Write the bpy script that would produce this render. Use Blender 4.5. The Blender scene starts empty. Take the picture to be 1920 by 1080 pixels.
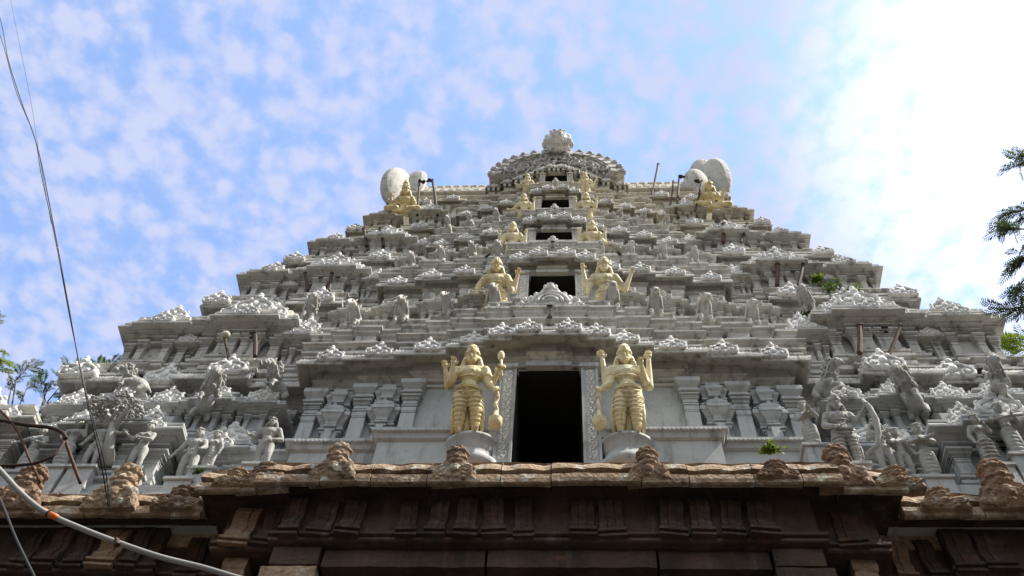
import bpy, math, random
from mathutils import Vector, Matrix, noise
R = math.radians
random.seed(7)
SC = bpy.context.scene
COL = SC.collection

# ------------------------------------------------------------------ camera
CAM = Vector((0.42, 0.0, 1.6))
FPX = 1867.0
vr = Vector((.998, .0382, .0433)).normalized()
vv = Vector((-.0565, .4908, .8695)).normalized()
vu = vr.cross(vv).normalized()
vr = vv.cross(vu).normalized()
vv = Matrix.Rotation(R(-.42), 3, vr) @ vv; vu = vr.cross(vv).normalized()
cd = bpy.data.cameras.new('camera'); cam = bpy.data.objects.new('camera', cd); COL.objects.link(cam)
cd.sensor_width = 36; cd.lens = 36 * FPX / 1920; cd.clip_end = 5000; cd.clip_start = .05
m = Matrix.Identity(4)
for i in range(3):
    m[i][0] = vr[i]; m[i][1] = vu[i]; m[i][2] = -vv[i]; m[i][3] = CAM[i]
cam.matrix_world = m
SC.camera = cam
def ray(px, py):
    return (vr * (px - 960) + vu * (540 - py) + vv * FPX)
def at(px, py, d):            # point seen at a pixel of the photograph, d metres in front (world y)
    r = ray(px, py); return CAM + r * (d / r.y)
def atz(px, py, z):
    r = ray(px, py); return CAM + r * ((z - CAM.z) / r.z)

# ------------------------------------------------------------------ sky, sun, exposure
SUN = Vector((1037, -130, 1500)).normalized()
w = bpy.data.worlds.new("World"); SC.world = w; w.use_nodes = True
nt = w.node_tree; N = nt.nodes; L = nt.links; N.clear()
def nd(t, **k):
    n = N.new(t)
    for a, b in k.items(): setattr(n, a, b)
    return n
sky = nd('ShaderNodeTexSky', sky_type='NISHITA', sun_disc=False)
sky.sun_elevation = math.asin(SUN.z); sky.sun_rotation = math.atan2(SUN.x, SUN.y)
sky.air_density = 1.0; sky.dust_density = .6; sky.ozone_density = 2.0
tc = nd('ShaderNodeTexCoord')
sep = nd('ShaderNodeSeparateXYZ'); L.new(tc.outputs['Generated'], sep.inputs[0])
def mth(op, a, b=None, c=None, clamp=False):
    n = nd('ShaderNodeMath', operation=op, use_clamp=clamp)
    for i, v in enumerate((a, b, c)):
        if v is None: continue
        if isinstance(v, (int, float)): n.inputs[i].default_value = v
        else: L.new(v, n.inputs[i])
    return n.outputs[0]
zc = mth('MAXIMUM', sep.outputs[2], .08)
px_ = mth('DIVIDE', sep.outputs[0], zc); py_ = mth('DIVIDE', sep.outputs[1], zc)
cmb = nd('ShaderNodeCombineXYZ'); L.new(px_, cmb.inputs[0]); L.new(py_, cmb.inputs[1])
def noi(scale, det, rough, vec, dist=0.0):
    n = nd('ShaderNodeTexNoise'); n.inputs['Scale'].default_value = scale; n.inputs['Detail'].default_value = det
    n.inputs['Roughness'].default_value = rough; n.inputs['Distortion'].default_value = dist
    L.new(vec, n.inputs['Vector']); return n.outputs['Fac']
n1 = noi(38, 5, .55, cmb.outputs[0], .1); n2 = noi(5.0, 4, .5, cmb.outputs[0]); n3 = noi(60, 3, .5, cmb.outputs[0], .1)
dv = nd('ShaderNodeVectorMath', operation='DOT_PRODUCT'); L.new(tc.outputs['Generated'], dv.inputs[0])
dv.inputs[1].default_value = Vector((1037, 664, 1840)).normalized()
side = nd('ShaderNodeMapRange', interpolation_type='SMOOTHSTEP'); L.new(dv.outputs['Value'], side.inputs[0])
side.inputs[1].default_value = .945; side.inputs[2].default_value = 1.02
fr0 = nd('ShaderNodeMapRange', interpolation_type='SMOOTHSTEP'); L.new(sep.outputs[1], fr0.inputs[0]); fr0.inputs[1].default_value = .2; fr0.inputs[2].default_value = -.2; fr_out = fr0.outputs[0]
wv = nd('ShaderNodeTexNoise'); wv.inputs['Scale'].default_value = 20; wv.inputs['Detail'].default_value = 3; L.new(cmb.outputs[0], wv.inputs['Vector'])
wm = nd('ShaderNodeVectorMath', operation='MULTIPLY_ADD'); L.new(wv.outputs['Color'], wm.inputs[0]); wm.inputs[1].default_value = (.05, .05, 0); L.new(cmb.outputs[0], wm.inputs[2])
vo = nd('ShaderNodeTexVoronoi', feature='SMOOTH_F1'); vo.inputs['Scale'].default_value = 34; vo.inputs['Smoothness'].default_value = .8; L.new(wm.outputs[0], vo.inputs['Vector'])
cl = mth('ADD', mth('MULTIPLY', n1, .95), mth('ADD', mth('MULTIPLY', n2, .40), mth('ADD', mth('MULTIPLY', n3, .22), mth('MULTIPLY', vo.outputs['Distance'], -.75))))
cl = mth('ADD', cl, mth('ADD', .50, mth('MULTIPLY', fr_out, .35)))
cl = mth('ADD', cl, mth('MULTIPLY', side.outputs[0], .42))
cm = nd('ShaderNodeMapRange', interpolation_type='SMOOTHSTEP'); L.new(cl, cm.inputs[0])
cm.inputs[1].default_value = .64; cm.inputs[2].default_value = 1.22; cm.inputs[3].default_value = .2; cm.inputs[4].default_value = 1.0
skc = nd('ShaderNodeMix', data_type='RGBA', blend_type='MULTIPLY'); skc.inputs[0].default_value = 1
L.new(sky.outputs[0], skc.inputs[6]); skc.inputs[7].default_value = (.88, .98, 1.06, 1)
SKYK = .125
sks = nd('ShaderNodeVectorMath', operation='SCALE'); L.new(skc.outputs[2], sks.inputs[0]); sks.inputs['Scale'].default_value = 1.0
fr = nd('ShaderNodeMapRange', interpolation_type='SMOOTHSTEP'); L.new(sep.outputs[1], fr.inputs[0]); fr.inputs[1].default_value = .22; fr.inputs[2].default_value = -.2
fc = nd('ShaderNodeMix', data_type='RGBA'); L.new(fr.outputs[0], fc.inputs[0]); fc.inputs[6].default_value = (.79, .87, 1.2, 1); fc.inputs[7].default_value = (1.80, 1.93, 2.03, 1)  # unseen sky behind the camera whitened and brightened to light the facade
ccol = nd('ShaderNodeVectorMath', operation='SCALE'); L.new(fc.outputs[2], ccol.inputs[0])
L.new(mth('ADD', 2.15, mth('MULTIPLY', side.outputs[0], 3.0)), ccol.inputs['Scale'])
mx = nd('ShaderNodeMix', data_type='RGBA'); L.new(cm.outputs[0], mx.inputs[0]); L.new(sks.outputs[0], mx.inputs[6]); L.new(ccol.outputs[0], mx.inputs[7])
hz = nd('ShaderNodeMapRange', interpolation_type='SMOOTHSTEP'); L.new(sep.outputs[2], hz.inputs[0])
hz.inputs[1].default_value = .10; hz.inputs[2].default_value = .62; hz.inputs[3].default_value = .03; hz.inputs[4].default_value = 1.0  # low sky dimmed to keep undersides dark, in place of modelled surroundings
hs = nd('ShaderNodeVectorMath', operation='SCALE'); L.new(mx.outputs[2], hs.inputs[0]); L.new(hz.outputs[0], hs.inputs['Scale'])
bg = nd('ShaderNodeBackground'); bg.inputs[1].default_value = SKYK; L.new(hs.outputs[0], bg.inputs[0])
ow = nd('ShaderNodeOutputWorld'); L.new(bg.outputs[0], ow.inputs[0])
sd = bpy.data.lights.new('sun', 'SUN'); so = bpy.data.objects.new('sun', sd); COL.objects.link(so)
sd.energy = 3.2; sd.angle = R(.6); sd.color = (1, .93, .82)
so.rotation_euler = SUN.to_track_quat('Z', 'Y').to_euler(); so.location = (20, 10, 60)
SC.view_settings.view_transform = 'Standard'; SC.view_settings.look = 'None'; SC.view_settings.gamma = 1
SC.view_settings.exposure = 1.58
SC.cycles.max_bounces = 6; SC.cycles.diffuse_bounces = 3

# ------------------------------------------------------------------ materials
def material(name, c1, c2, rough=.85, scale=1.2, bump=.25, bscale=22, c3=None, c3amt=.5, streak=None, grime=0.0, bdist=.03, vor=0.0, vscale=7, spec=.25):
    mt = bpy.data.materials.new(name); mt.use_nodes = True
    t = mt.node_tree; b = t.nodes['Principled BSDF']; b.inputs['Roughness'].default_value = rough
    b.inputs['Specular IOR Level'].default_value = spec
    g = t.nodes.new('ShaderNodeNewGeometry'); pos = g.outputs['Position']
    def nz(s, d, r=.6, sc=None):
        n = t.nodes.new('ShaderNodeTexNoise'); n.inputs['Scale'].default_value = s; n.inputs['Detail'].default_value = d; n.inputs['Roughness'].default_value = r
        if sc:
            mp = t.nodes.new('ShaderNodeMapping'); mp.inputs['Scale'].default_value = sc; t.links.new(pos, mp.inputs[0]); t.links.new(mp.outputs[0], n.inputs[0])
        else: t.links.new(pos, n.inputs[0])
        return n.outputs['Fac']
    def rmp(src, a, b_, lo=0, hi=1):
        n = t.nodes.new('ShaderNodeMapRange'); n.interpolation_type = 'SMOOTHSTEP'; t.links.new(src, n.inputs[0])
        n.inputs[1].default_value = a; n.inputs[2].default_value = b_; n.inputs[3].default_value = lo; n.inputs[4].default_value = hi; return n.outputs[0]
    def mixc(f, A, B):
        n = t.nodes.new('ShaderNodeMix'); n.data_type = 'RGBA'
        if isinstance(f, float): n.inputs[0].default_value = f
        else: t.links.new(f, n.inputs[0])
        for i, v in ((6, A), (7, B)):
            if isinstance(v, tuple): n.inputs[i].default_value = (*v, 1)
            else: t.links.new(v, n.inputs[i])
        return n.outputs[2]
    col = mixc(rmp(nz(scale, 6), .35, .68), c1, c2)
    if c3: col = mixc(rmp(nz(scale * 2.3 + .37, 5), .60 - .12 * c3amt, .74 - .1 * c3amt), col, c3)
    if streak: col = mixc(rmp(nz(1, 6, .68, (4.5, 4.5, .6)), .50, .72, 0, .8), col, streak)
    if grime: 
        gr = mixc(rmp(nz(9, 6, .7), .53, .72, 0, grime), col, tuple(x * .45 for x in c1)); col = gr
    t.links.new(col, b.inputs['Base Color'])
    h = nz(bscale, 5, .65)
    if vor:
        v = t.nodes.new('ShaderNodeTexVoronoi'); v.inputs['Scale'].default_value = vscale; v.feature = 'SMOOTH_F1'; t.links.new(pos, v.inputs['Vector'])
        mm = t.nodes.new('ShaderNodeMath'); mm.operation = 'MULTIPLY_ADD'; t.links.new(v.outputs['Distance'], mm.inputs[0]); mm.inputs[1].default_value = vor; t.links.new(h, mm.inputs[2]); h = mm.outputs[0]
    bp = t.nodes.new('ShaderNodeBump'); bp.inputs['Strength'].default_value = bump; bp.inputs['Distance'].default_value = bdist
    t.links.new(h, bp.inputs['Height']); t.links.new(bp.outputs[0], b.inputs['Normal'])
    return mt
WHITE = material('white_paint', (.54, .53, .50), (.43, .42, .395), grime=.75, streak=(.11, .105, .09), c3=(.29, .28, .25), c3amt=.45, bump=.35, bscale=14)
ORN = material('white_plaster_ornament', (.80, .80, .79), (.64, .64, .635), grime=.7, streak=(.25, .245, .22), bump=.7, bscale=16, vor=.8, vscale=11)
GREY = material('grey_paint', (.43, .445, .45), (.36, .375, .38), grime=.5, streak=(.17, .17, .16), bump=.15)
CREAM = material('cream_paint', (.57, .54, .465), (.45, .42, .355), grime=.8, streak=(.15, .14, .11), c3=(.33, .31, .25), c3amt=.4, bump=.35, bscale=14)
GOLD = material('pale_gold_paint', (.74, .63, .37), (.62, .51, .28), rough=.6, scale=3, bump=.35, grime=.75, streak=(.36, .30, .18), spec=.3, bscale=18)
PALEGOLD = material('light_gold_paint', (.80, .72, .48), (.68, .60, .37), rough=.65, scale=3, bump=.35, grime=.7, streak=(.36, .30, .18), spec=.3, bscale=18)
FIG = material('grey_statue_paint', (.40, .405, .39), (.30, .305, .295), scale=3, bump=.4, grime=.6)
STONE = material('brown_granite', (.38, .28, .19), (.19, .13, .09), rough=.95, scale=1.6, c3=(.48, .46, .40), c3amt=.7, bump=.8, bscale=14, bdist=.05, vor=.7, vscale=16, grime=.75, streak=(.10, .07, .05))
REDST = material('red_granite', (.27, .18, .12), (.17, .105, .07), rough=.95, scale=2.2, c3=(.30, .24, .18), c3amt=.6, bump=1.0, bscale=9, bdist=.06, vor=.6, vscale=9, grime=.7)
UNDER = material('shade_darkened_granite', (.075, .05, .038), (.038, .026, .019), rough=.95, scale=1.1, c3=(.10, .045, .027), c3amt=.25, bump=.9, bscale=8, bdist=.05, streak=(.10, .08, .07))  # granite darkened in colour to carry the shade under the eave
INTER = material('dark_interior', (.02, .019, .018), (.015, .014, .013), bump=.1)  # near-black colour stands in for unlit interiors
IRON = material('rusty_black_iron', (.035, .028, .025), (.06, .03, .02), rough=.7, scale=8)
RUST = material('rusted_iron', (.13, .065, .045), (.07, .04, .03), rough=.8, scale=12)
BLACK = material('black_cable_sheath', (.03, .03, .03), (.02, .02, .022), rough=.5)
PIPE = material('grey_plastic_conduit', (.30, .30, .29), (.24, .24, .235), rough=.5, bump=.05)
ORANGE = material('orange_tape', (.65, .16, .03), (.5, .11, .02), rough=.5, bump=.05)
BARK = material('bark', (.12, .09, .06), (.07, .05, .035), bump=1, bscale=12)
GROUND = material('dusty_paving', (.06, .052, .045), (.045, .04, .035), scale=.4, bump=.4, bscale=5)
def leafmat(name, c, c2):
    mt = material(name, c, c2, rough=.6, scale=4, bump=.1)
    b = mt.node_tree.nodes['Principled BSDF']
    tr = mt.node_tree.nodes.new('ShaderNodeBsdfTranslucent'); tr.inputs[0].default_value = (c[0] * 2.2, c[1] * 2.2, c[2] * .8, 1)
    ms = mt.node_tree.nodes.new('ShaderNodeMixShader'); ms.inputs[0].default_value = .35
    o = [n for n in mt.node_tree.nodes if n.type == 'OUTPUT_MATERIAL'][0]
    mt.node_tree.links.new(b.outputs[0], ms.inputs[1]); mt.node_tree.links.new(tr.outputs[0], ms.inputs[2]); mt.node_tree.links.new(ms.outputs[0], o.inputs[0])
    return mt
LEAF = leafmat('green_leaf', (.05, .09, .02), (.03, .06, .015))
DLEAF = leafmat('dark_leaf', (.035, .06, .022), (.022, .04, .015))
YLEAF = leafmat('yellow_green_leaf', (.09, .13, .025), (.05, .08, .018))

# ------------------------------------------------------------------ mesh helpers
class M:
    def __init__(s): s.v = []; s.f = []
    def add(s, vs, fs):
        o = len(s.v); s.v += [tuple(p) for p in vs]; s.f += [tuple(i + o for i in f) for f in fs]; return s
    def box(s, x0, x1, y0, y1, z0, z1):
        return s.add([(x0, y0, z0), (x1, y0, z0), (x1, y1, z0), (x0, y1, z0), (x0, y0, z1), (x1, y0, z1), (x1, y1, z1), (x0, y1, z1)],
              [(3, 2, 1, 0), (4, 5, 6, 7), (0, 1, 5, 4), (1, 2, 6, 5), (2, 3, 7, 6), (3, 0, 4, 7)])
    def sweep(s, plan, prof, z0=0.0, k=1.0, bot=True, top=True):
        n = len(plan); nrm = []
        for i in range(n):
            a = plan[i - 1]; b = plan[i]; c = plan[(i + 1) % n]
            e1 = (b[0] - a[0], b[1] - a[1]); e2 = (c[0] - b[0], c[1] - b[1])
            l1 = math.hypot(*e1) or 1; l2 = math.hypot(*e2) or 1
            n1 = (e1[1] / l1, -e1[0] / l1); n2 = (e2[1] / l2, -e2[0] / l2)
            d = 1 + n1[0] * n2[0] + n1[1] * n2[1]
            nrm.append(((n1[0] + n2[0]) / max(d, .3), (n1[1] + n2[1]) / max(d, .3)))
        vs = []
        for (o, z) in prof:
            for p, q in zip(plan, nrm): vs.append((p[0] + q[0] * o * k, p[1] + q[1] * o * k, z0 + z * k))
        fs = []
        for j in range(len(prof) - 1):
            for i in range(n):
                i2 = (i + 1) % n; fs.append((j * n + i, j * n + i2, (j + 1) * n + i2, (j + 1) * n + i))
        if bot: fs.append(tuple(reversed(range(n))))
        if top: fs.append(tuple(range((len(prof) - 1) * n, len(prof) * n)))
        return s.add(vs, fs)
    def tube(s, pts, rad, n=8, cap=True):
        pts = [Vector(p) for p in pts]; rad = rad if isinstance(rad, (list, tuple)) else [rad] * len(pts)
        vs = []; up = Vector((0, 0, 1)); prev = None
        for i, p in enumerate(pts):
            d = (pts[min(i + 1, len(pts) - 1)] - pts[max(i - 1, 0)]).normalized()
            if prev is None: a = d.cross(Vector((.13, .91, .3))).normalized()
            else: a = (prev - d * prev.dot(d)).normalized()
            prev = a; b = d.cross(a)
            for j in range(n):
                t = 2 * math.pi * j / n; vs.append(p + (a * math.cos(t) + b * math.sin(t)) * rad[i])
        fs = []
        for i in range(len(pts) - 1):
            for j in range(n): j2 = (j + 1) % n; fs.append((i * n + j, i * n + j2, (i + 1) * n + j2, (i + 1) * n + j))
        if cap: fs.append(tuple(reversed(range(n)))); fs.append(tuple(range((len(pts) - 1) * n, len(pts) * n)))
        return s.add(vs, fs)
    def ell(s, c, r, n=10, m=7, rot=None):
        vs = []; c = Vector(c); r = (r, r, r) if isinstance(r, (int, float)) else r
        for i in range(1, m):
            ph = math.pi * i / m
            for j in range(n):
                t = 2 * math.pi * j / n
                vs.append(Vector((r[0] * math.sin(ph) * math.cos(t), r[1] * math.sin(ph) * math.sin(t), -r[2] * math.cos(ph))))
        vs.append(Vector((0, 0, -r[2]))); vs.append(Vector((0, 0, r[2])))
        if rot: vs = [rot @ v for v in vs]
        vs = [v + c for v in vs]; fs = []
        for i in range(m - 2):
            for j in range(n): j2 = (j + 1) % n; fs.append((i * n + j, i * n + j2, (i + 1) * n + j2, (i + 1) * n + j))
        b = (m - 1) * n
        for j in range(n):
            j2 = (j + 1) % n; fs.append((b, j2, j)); fs.append((b + 1, (m - 2) * n + j, (m - 2) * n + j2))
        return s.add(vs, fs)
    def cap(s, a, b, ra, rb, n=10):         # tapered capsule
        a = Vector(a); b = Vector(b); d = (b - a); l = d.length or 1e-6; d = d / l
        pts = [a - d * ra * .92, a - d * ra * .6, a, b, b + d * rb * .6, b + d * rb * .92]
        return s.tube(pts, [ra * .38, ra * .8, ra, rb, rb * .8, rb * .38], n)
    def lathe(s, prof, c=(0, 0, 0), n=16, arc=None):
        c = Vector(c); vs = []; fs = []
        for (r, z) in prof:
            for j in range(n): t = 2 * math.pi * j / n; vs.append((c.x + r * math.cos(t), c.y + r * math.sin(t), c.z + z))
        for i in range(len(prof) - 1):
            for j in range(n): j2 = (j + 1) % n; fs.append((i * n + j, i * n + j2, (i + 1) * n + j2, (i + 1) * n + j))
        fs.append(tuple(reversed(range(n)))); fs.append(tuple(range((len(prof) - 1) * n, len(prof) * n)))
        return s.add(vs, fs)
    def plate(s, outline, y0, y1, c=(0, 0, 0), k=1.0):      # outline in xz, thickness in y; domed front
        n = len(outline); c = Vector(c)
        cx = sum(p[0] for p in outline) / n; cz = sum(p[1] for p in outline) / n
        vs = [(c.x + x * k, c.y + y1 * k, c.z + z * k) for x, z in outline] + [(c.x + x * k, c.y + y0 * k, c.z + z * k) for x, z in outline]
        vs += [(c.x + (cx + (x - cx) * .8) * k, c.y + (y0 - .05) * k, c.z + (cz + (z - cz) * .8) * k) for x, z in outline]
        fs = [(i, (i + 1) % n, n + (i + 1) % n, n + i) for i in range(n)] + [(n + i, n + (i + 1) % n, 2 * n + (i + 1) % n, 2 * n + i) for i in range(n)]
        fs.append(tuple(range(2 * n, 3 * n)))
        fs.append(tuple(reversed(range(n))))
        return s.add(vs, fs)
    def put(s, o, loc=(0, 0, 0), k=1.0, rot=None, mir=False):
        loc = Vector(loc); kk = k if isinstance(k, (tuple, list)) else (k, k, k); vs = []
        for v in o.v:
            v = Vector((v[0] * kk[0] * (-1 if mir else 1), v[1] * kk[1], v[2] * kk[2]))
            if rot: v = rot @ v
            vs.append(v + loc)
        return s.add(vs, [tuple(reversed(f)) for f in o.f] if mir else o.f)
WL = {}
def wl(o):
    p = Vector((0, 0, 0))
    while o: p += WL.get(o.name, Vector(o.location)); o = o.parent
    return p
def tag(o, label=None, cat=None, group=None, kind=None):
    if label: o['label'] = label
    if cat: o['category'] = cat
    if group: o['group'] = group
    if kind: o['kind'] = kind
    return o
def mesh(name, mm, mat, smooth=False):
    me = bpy.data.meshes.new(name); me.from_pydata(mm.v, [], mm.f)
    me.materials.append(mat)
    me.validate()
    if smooth: me.polygons.foreach_set('use_smooth', [True] * len(me.polygons))
    me.update(); return me
def obj(name, mm, mat, parent=None, loc=None, smooth=False):
    """mm in world coordinates when loc is None, else local to loc (world)."""
    pw = wl(parent) if parent else Vector((0, 0, 0))
    if isinstance(mm, M):
        if loc is None:
            vs = mm.v
            if parent is None:      # origin at the base
                x = sum(p[0] for p in vs) / len(vs); y = sum(p[1] for p in vs) / len(vs); z = min(p[2] for p in vs); org = Vector((x, y, z))
            else: org = pw
            q = M(); q.v = [(p[0] - org.x, p[1] - org.y, p[2] - org.z) for p in vs]; q.f = mm.f
            me = mesh(name, q, mat, smooth); l = org - pw
        else: me = mesh(name, mm, mat, smooth); l = Vector(loc) - pw
    else: me = mm; l = Vector(loc) - pw
    o = bpy.data.objects.new(name, me); COL.objects.link(o); o.parent = parent; o.location = l
    return o
def empty(name, loc, rz=0):
    o = bpy.data.objects.new(name, None); COL.objects.link(o); o.location = loc; o.empty_display_size = .3
    return o
def objm(name, pieces, parent=None, loc=None, smooth=False):
    a = M(); cnt = []
    for mm, mt in pieces: a.put(mm); cnt.append(len(mm.f))
    o = obj(name, a, pieces[0][1], parent, loc, smooth); me = o.data
    for mm, mt in pieces[1:]: me.materials.append(mt)
    if len(me.polygons) == sum(cnt):
        idx = [];
        for i, c in enumerate(cnt): idx += [i] * c
        me.polygons.foreach_set('material_index', idx)
    return o
def bevel(o, wd=.012, seg=2):
    b = o.modifiers.new('bevel', 'BEVEL'); b.width = wd; b.segments = seg; b.limit_method = 'ANGLE'; b.angle_limit = R(40)
    return o
def remeshed(mm, voxel, smooth=3, extra=None):
    """fuse overlapping tapered solids into one continuous skin; extra solids join the same mesh."""
    me = bpy.data.meshes.new('tmp'); me.from_pydata(mm.v, [], mm.f); me.validate(); me.update()
    o = bpy.data.objects.new('tmp', me); COL.objects.link(o)
    r = o.modifiers.new('r', 'REMESH'); r.mode = 'VOXEL'; r.voxel_size = voxel
    if smooth: q = o.modifiers.new('s', 'SMOOTH'); q.iterations = smooth; q.factor = .5
    dg = bpy.context.evaluated_depsgraph_get(); ev = o.evaluated_get(dg); em = ev.to_mesh()
    out = M(); out.v = [tuple(v.co) for v in em.vertices]; out.f = [tuple(p.vertices) for p in em.polygons]
    ev.to_mesh_clear(); bpy.data.objects.remove(o); bpy.data.meshes.remove(me)
    if extra: out.put(extra)
    return out

# ------------------------------------------------------------------ ornaments
def spiral(c, r0, turns, dirn, start, y, rt, n=6):
    pts = []; rad = []; k = int(14 * turns)
    for i in range(k + 1):
        t = i / k; r = r0 * (1 - .78 * t); a = start + dirn * turns * 2 * math.pi * t
        pts.append((c[0] + r * math.cos(a), y, c[1] + r * math.sin(a))); rad.append(rt * (1 - .35 * t))
    return M().tube(pts, rad, n)
def kudu(detail=True, var=0):
    """scrolled horseshoe ornament, width 1, height ~1.05, faces -y, foot at z=0"""
    o = M(); rr = random.Random(var)
    out = []
    for a, r in ((180, .5), (160, .5), (140, .44), (122, .44), (104, .47), (90, .56), (76, .47), (58, .44), (40, .44), (20, .5), (0, .5), (-22, .44), (-60, .22), (-120, .22), (-158, .44)):
        out.append((r * math.cos(R(a)), .24 + r * math.sin(R(a)) * .9))
    o.plate(out, -.06, .12)
    if detail:
        for sg in (-1, 1):
            o.put(spiral((sg * .27, .23), .20, 1.5, -sg, R(90), -.12, .052))
            o.tube([(sg * .06, -.12, .55), (sg * .2, -.13, .52), (sg * .33, -.12, .44), (sg * .43, -.11, .30)], [.03, .045, .045, .03], 6)
            o.ell((sg * .43, -.1, .42 + .02 * rr.random()), (.07, .06, .07), 8, 5)
            o.ell((sg * .27, -.14, .23), (.07, .05, .07), 8, 5)
            o.ell((sg * .16, -.1, .63), (.06, .05, .07), 8, 5)
        o.ell((0, -.12, .38), (.1, .07, .13), 8, 6)
        o.ell((0, -.1, .14), (.08, .06, .08), 8, 5)
    o.ell((0, -.05, .74), (.12, .10, .10), 8, 6); o.ell((0, -.05, .88), (.075, .07, .12), 8, 6)
    return o
KUDU = [mesh('horseshoe_ornament', kudu(True, v), ORN, True) for v in range(3)]
KM = kudu(True, 5); KS = kudu(False)
def scrollrow(x0, x1, y, z, h, out=None, seed=0):
    """small lumpy scroll carving along a cornice top"""
    o = out or M(); rr = random.Random(seed); x = x0
    while x < x1:
        w_ = h * rr.uniform(.6, 1.1)
        o.ell((x + w_ / 2, y, z + h * .3), (w_ * .52, h * .3, h * rr.uniform(.32, .6)), 7, 5); x += w_ * .8
    return o
def plan_from(levels, back, side=0.0):
    """levels: [(xend, y)...] from the centre outwards; closed CCW rectilinear outline"""
    right = []; prev = None
    for (x, y) in levels:
        if prev is not None: right.append((prev[0], y))
        right.append((x, y)); prev = (x, y)
    pts = [(-x, y) for x, y in reversed(right)] + right
    W = levels[-1][0]
    pts += [(W, back), (-W, back)]
    out = []
    for p in pts:
        if not out or abs(out[-1][0] - p[0]) + abs(out[-1][1] - p[1]) > 1e-6: out.append(p)
    return out
def inset(plan, o):
    q = M().sweep(plan, [(-o, 0), (-o, 1)]); return [(v[0], v[1]) for v in q.v[:len(plan)]]
BASEP = [(.22, 0), (.22, .10), (.18, .13), (.18, .20), (.24, .24), (.24, .30), (.14, .34), (.10, .40), (.10, .46), (.16, .48), (.16, .53), (.08, .55), (.08, .60), (0, .62)]
CORN = [(0, -.66), (.05, -.66), (.05, -.55), (.01, -.55), (.01, -.49), (.12, -.49), (.12, -.43), (.08, -.41), (.10, -.33), (.17, -.24), (.23, -.21), (.23, -.17), (.16, -.17), (.16, .27), (.37, .27), (.51, .05), (.545, 0), (.58, 0), (.585, .02), (.585, .11), (.53, .20), (.45, .29), (.45, .345), (.50, .345), (.50, .41), (.36, .42), (.36, .49), (.42, .49), (.42, .55), (.26, .56)]
def pilaster(h, wd, dp):
    """pilaster shape with stacked capital; foot at z=0, wall plane y=0, projects to -y"""
    o = M(); b = wd / 2
    o.box(-b * 1.35, b * 1.35, -dp * 1.35, .02, 0, h * .045); o.box(-b * 1.15, b * 1.15, -dp * 1.15, .02, h * .045, h * .08)
    o.box(-b, b, -dp, .02, h * .08, h * .50)
    o.box(-b * .9, b * .9, -dp * 1.06, .02, h * .50, h * .52); o.box(-b * 1.0, b * 1.0, -dp * 1.1, .02, h * .52, h * .585)
    o.box(-b * .85, b * .85, -dp * .95, .02, h * .585, h * .605)
    for z0, z1, e in ((.605, .63, 1.08), (.63, .645, .9), (.645, .70, 1.0), (.70, .715, 1.2), (.715, .73, .95), (.73, .745, 1.15), (.745, .76, 1.0), (.76, .785, 1.32), (.785, .80, 1.1), (.80, .825, 1.5), (.825, .87, 1.25)):
        o.box(-b * e, b * e, -dp * e, .02, h * z0, h * z1)
    # big abacus with a sloped underside
    z0 = h * .87; e0, e1 = 1.15, 1.75
    o.add([(-b * e0, -dp * e0, z0), (b * e0, -dp * e0, z0), (b * e0, .02, z0), (-b * e0, .02, z0), (-b * e1, -dp * e1, z0 + h * .06), (b * e1, -dp * e1, z0 + h * .06), (b * e1, .02, z0 + h * .06), (-b * e1, .02, z0 + h * .06)],
          [(3, 2, 1, 0), (0, 1, 5, 4), (1, 2, 6, 5), (3, 0, 4, 7)])
    o.box(-b * e1, b * e1, -dp * e1, .02, h * .93, h * 1.0)
    return o
def niche_pilaster(h, wd, dp):
    """slender shaft carrying two stacked miniature roofs"""
    o = M(); b = wd / 2
    o.box(-b * .42, b * .42, -dp * .40, .02, 0, h * .34); o.box(-b * .2, b * .2, -dp * .62, .02, 0, h * .34)
    pl = lambda k, q=1: [(-b * k, .02), (-b * k, -dp * .55 * q), (-b * k * .5, -dp * .55 * q), (-b * k * .5, -dp * .85 * q), (b * k * .5, -dp * .85 * q), (b * k * .5, -dp * .55 * q), (b * k, -dp * .55 * q), (b * k, .02)]
    for z0, z1, e in ((.31, .335, .5), (.335, .36, .62), (.36, .375, .5), (.375, .40, .72), (.40, .42, .62)): o.sweep(pl(e, e), [(0, h * z0), (0, h * z1)])
    o.sweep(pl(.66, .66), [(0, h * .42), (.0, h * .45), (.05, h * .49), (.09, h * .535), (.11, h * .54), (.11, h * .585), (.08, h * .61), (.03, h * .62)])
    o.put(KS, (0, -dp * .78, h * .59), (b * 1.2, .14, .22))
    for sg in (-1, 1): o.ell((sg * b * .75, -dp * .5, h * .63), (.05, .05, .05), 6, 5)
    for z0, z1, e in ((.62, .70, .42), (.70, .725, .6), (.725, .75, .5), (.75, .775, .72)): o.sweep(pl(e, e), [(0, h * z0), (0, h * z1)])
    o.sweep(pl(.62, .62), [(0, h * .775), (.03, h * .83), (.07, h * .86), (.07, h * .895), (.04, h * .91), (.03, h * .97), (-.02, h * 1.0)])
    return o
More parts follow.
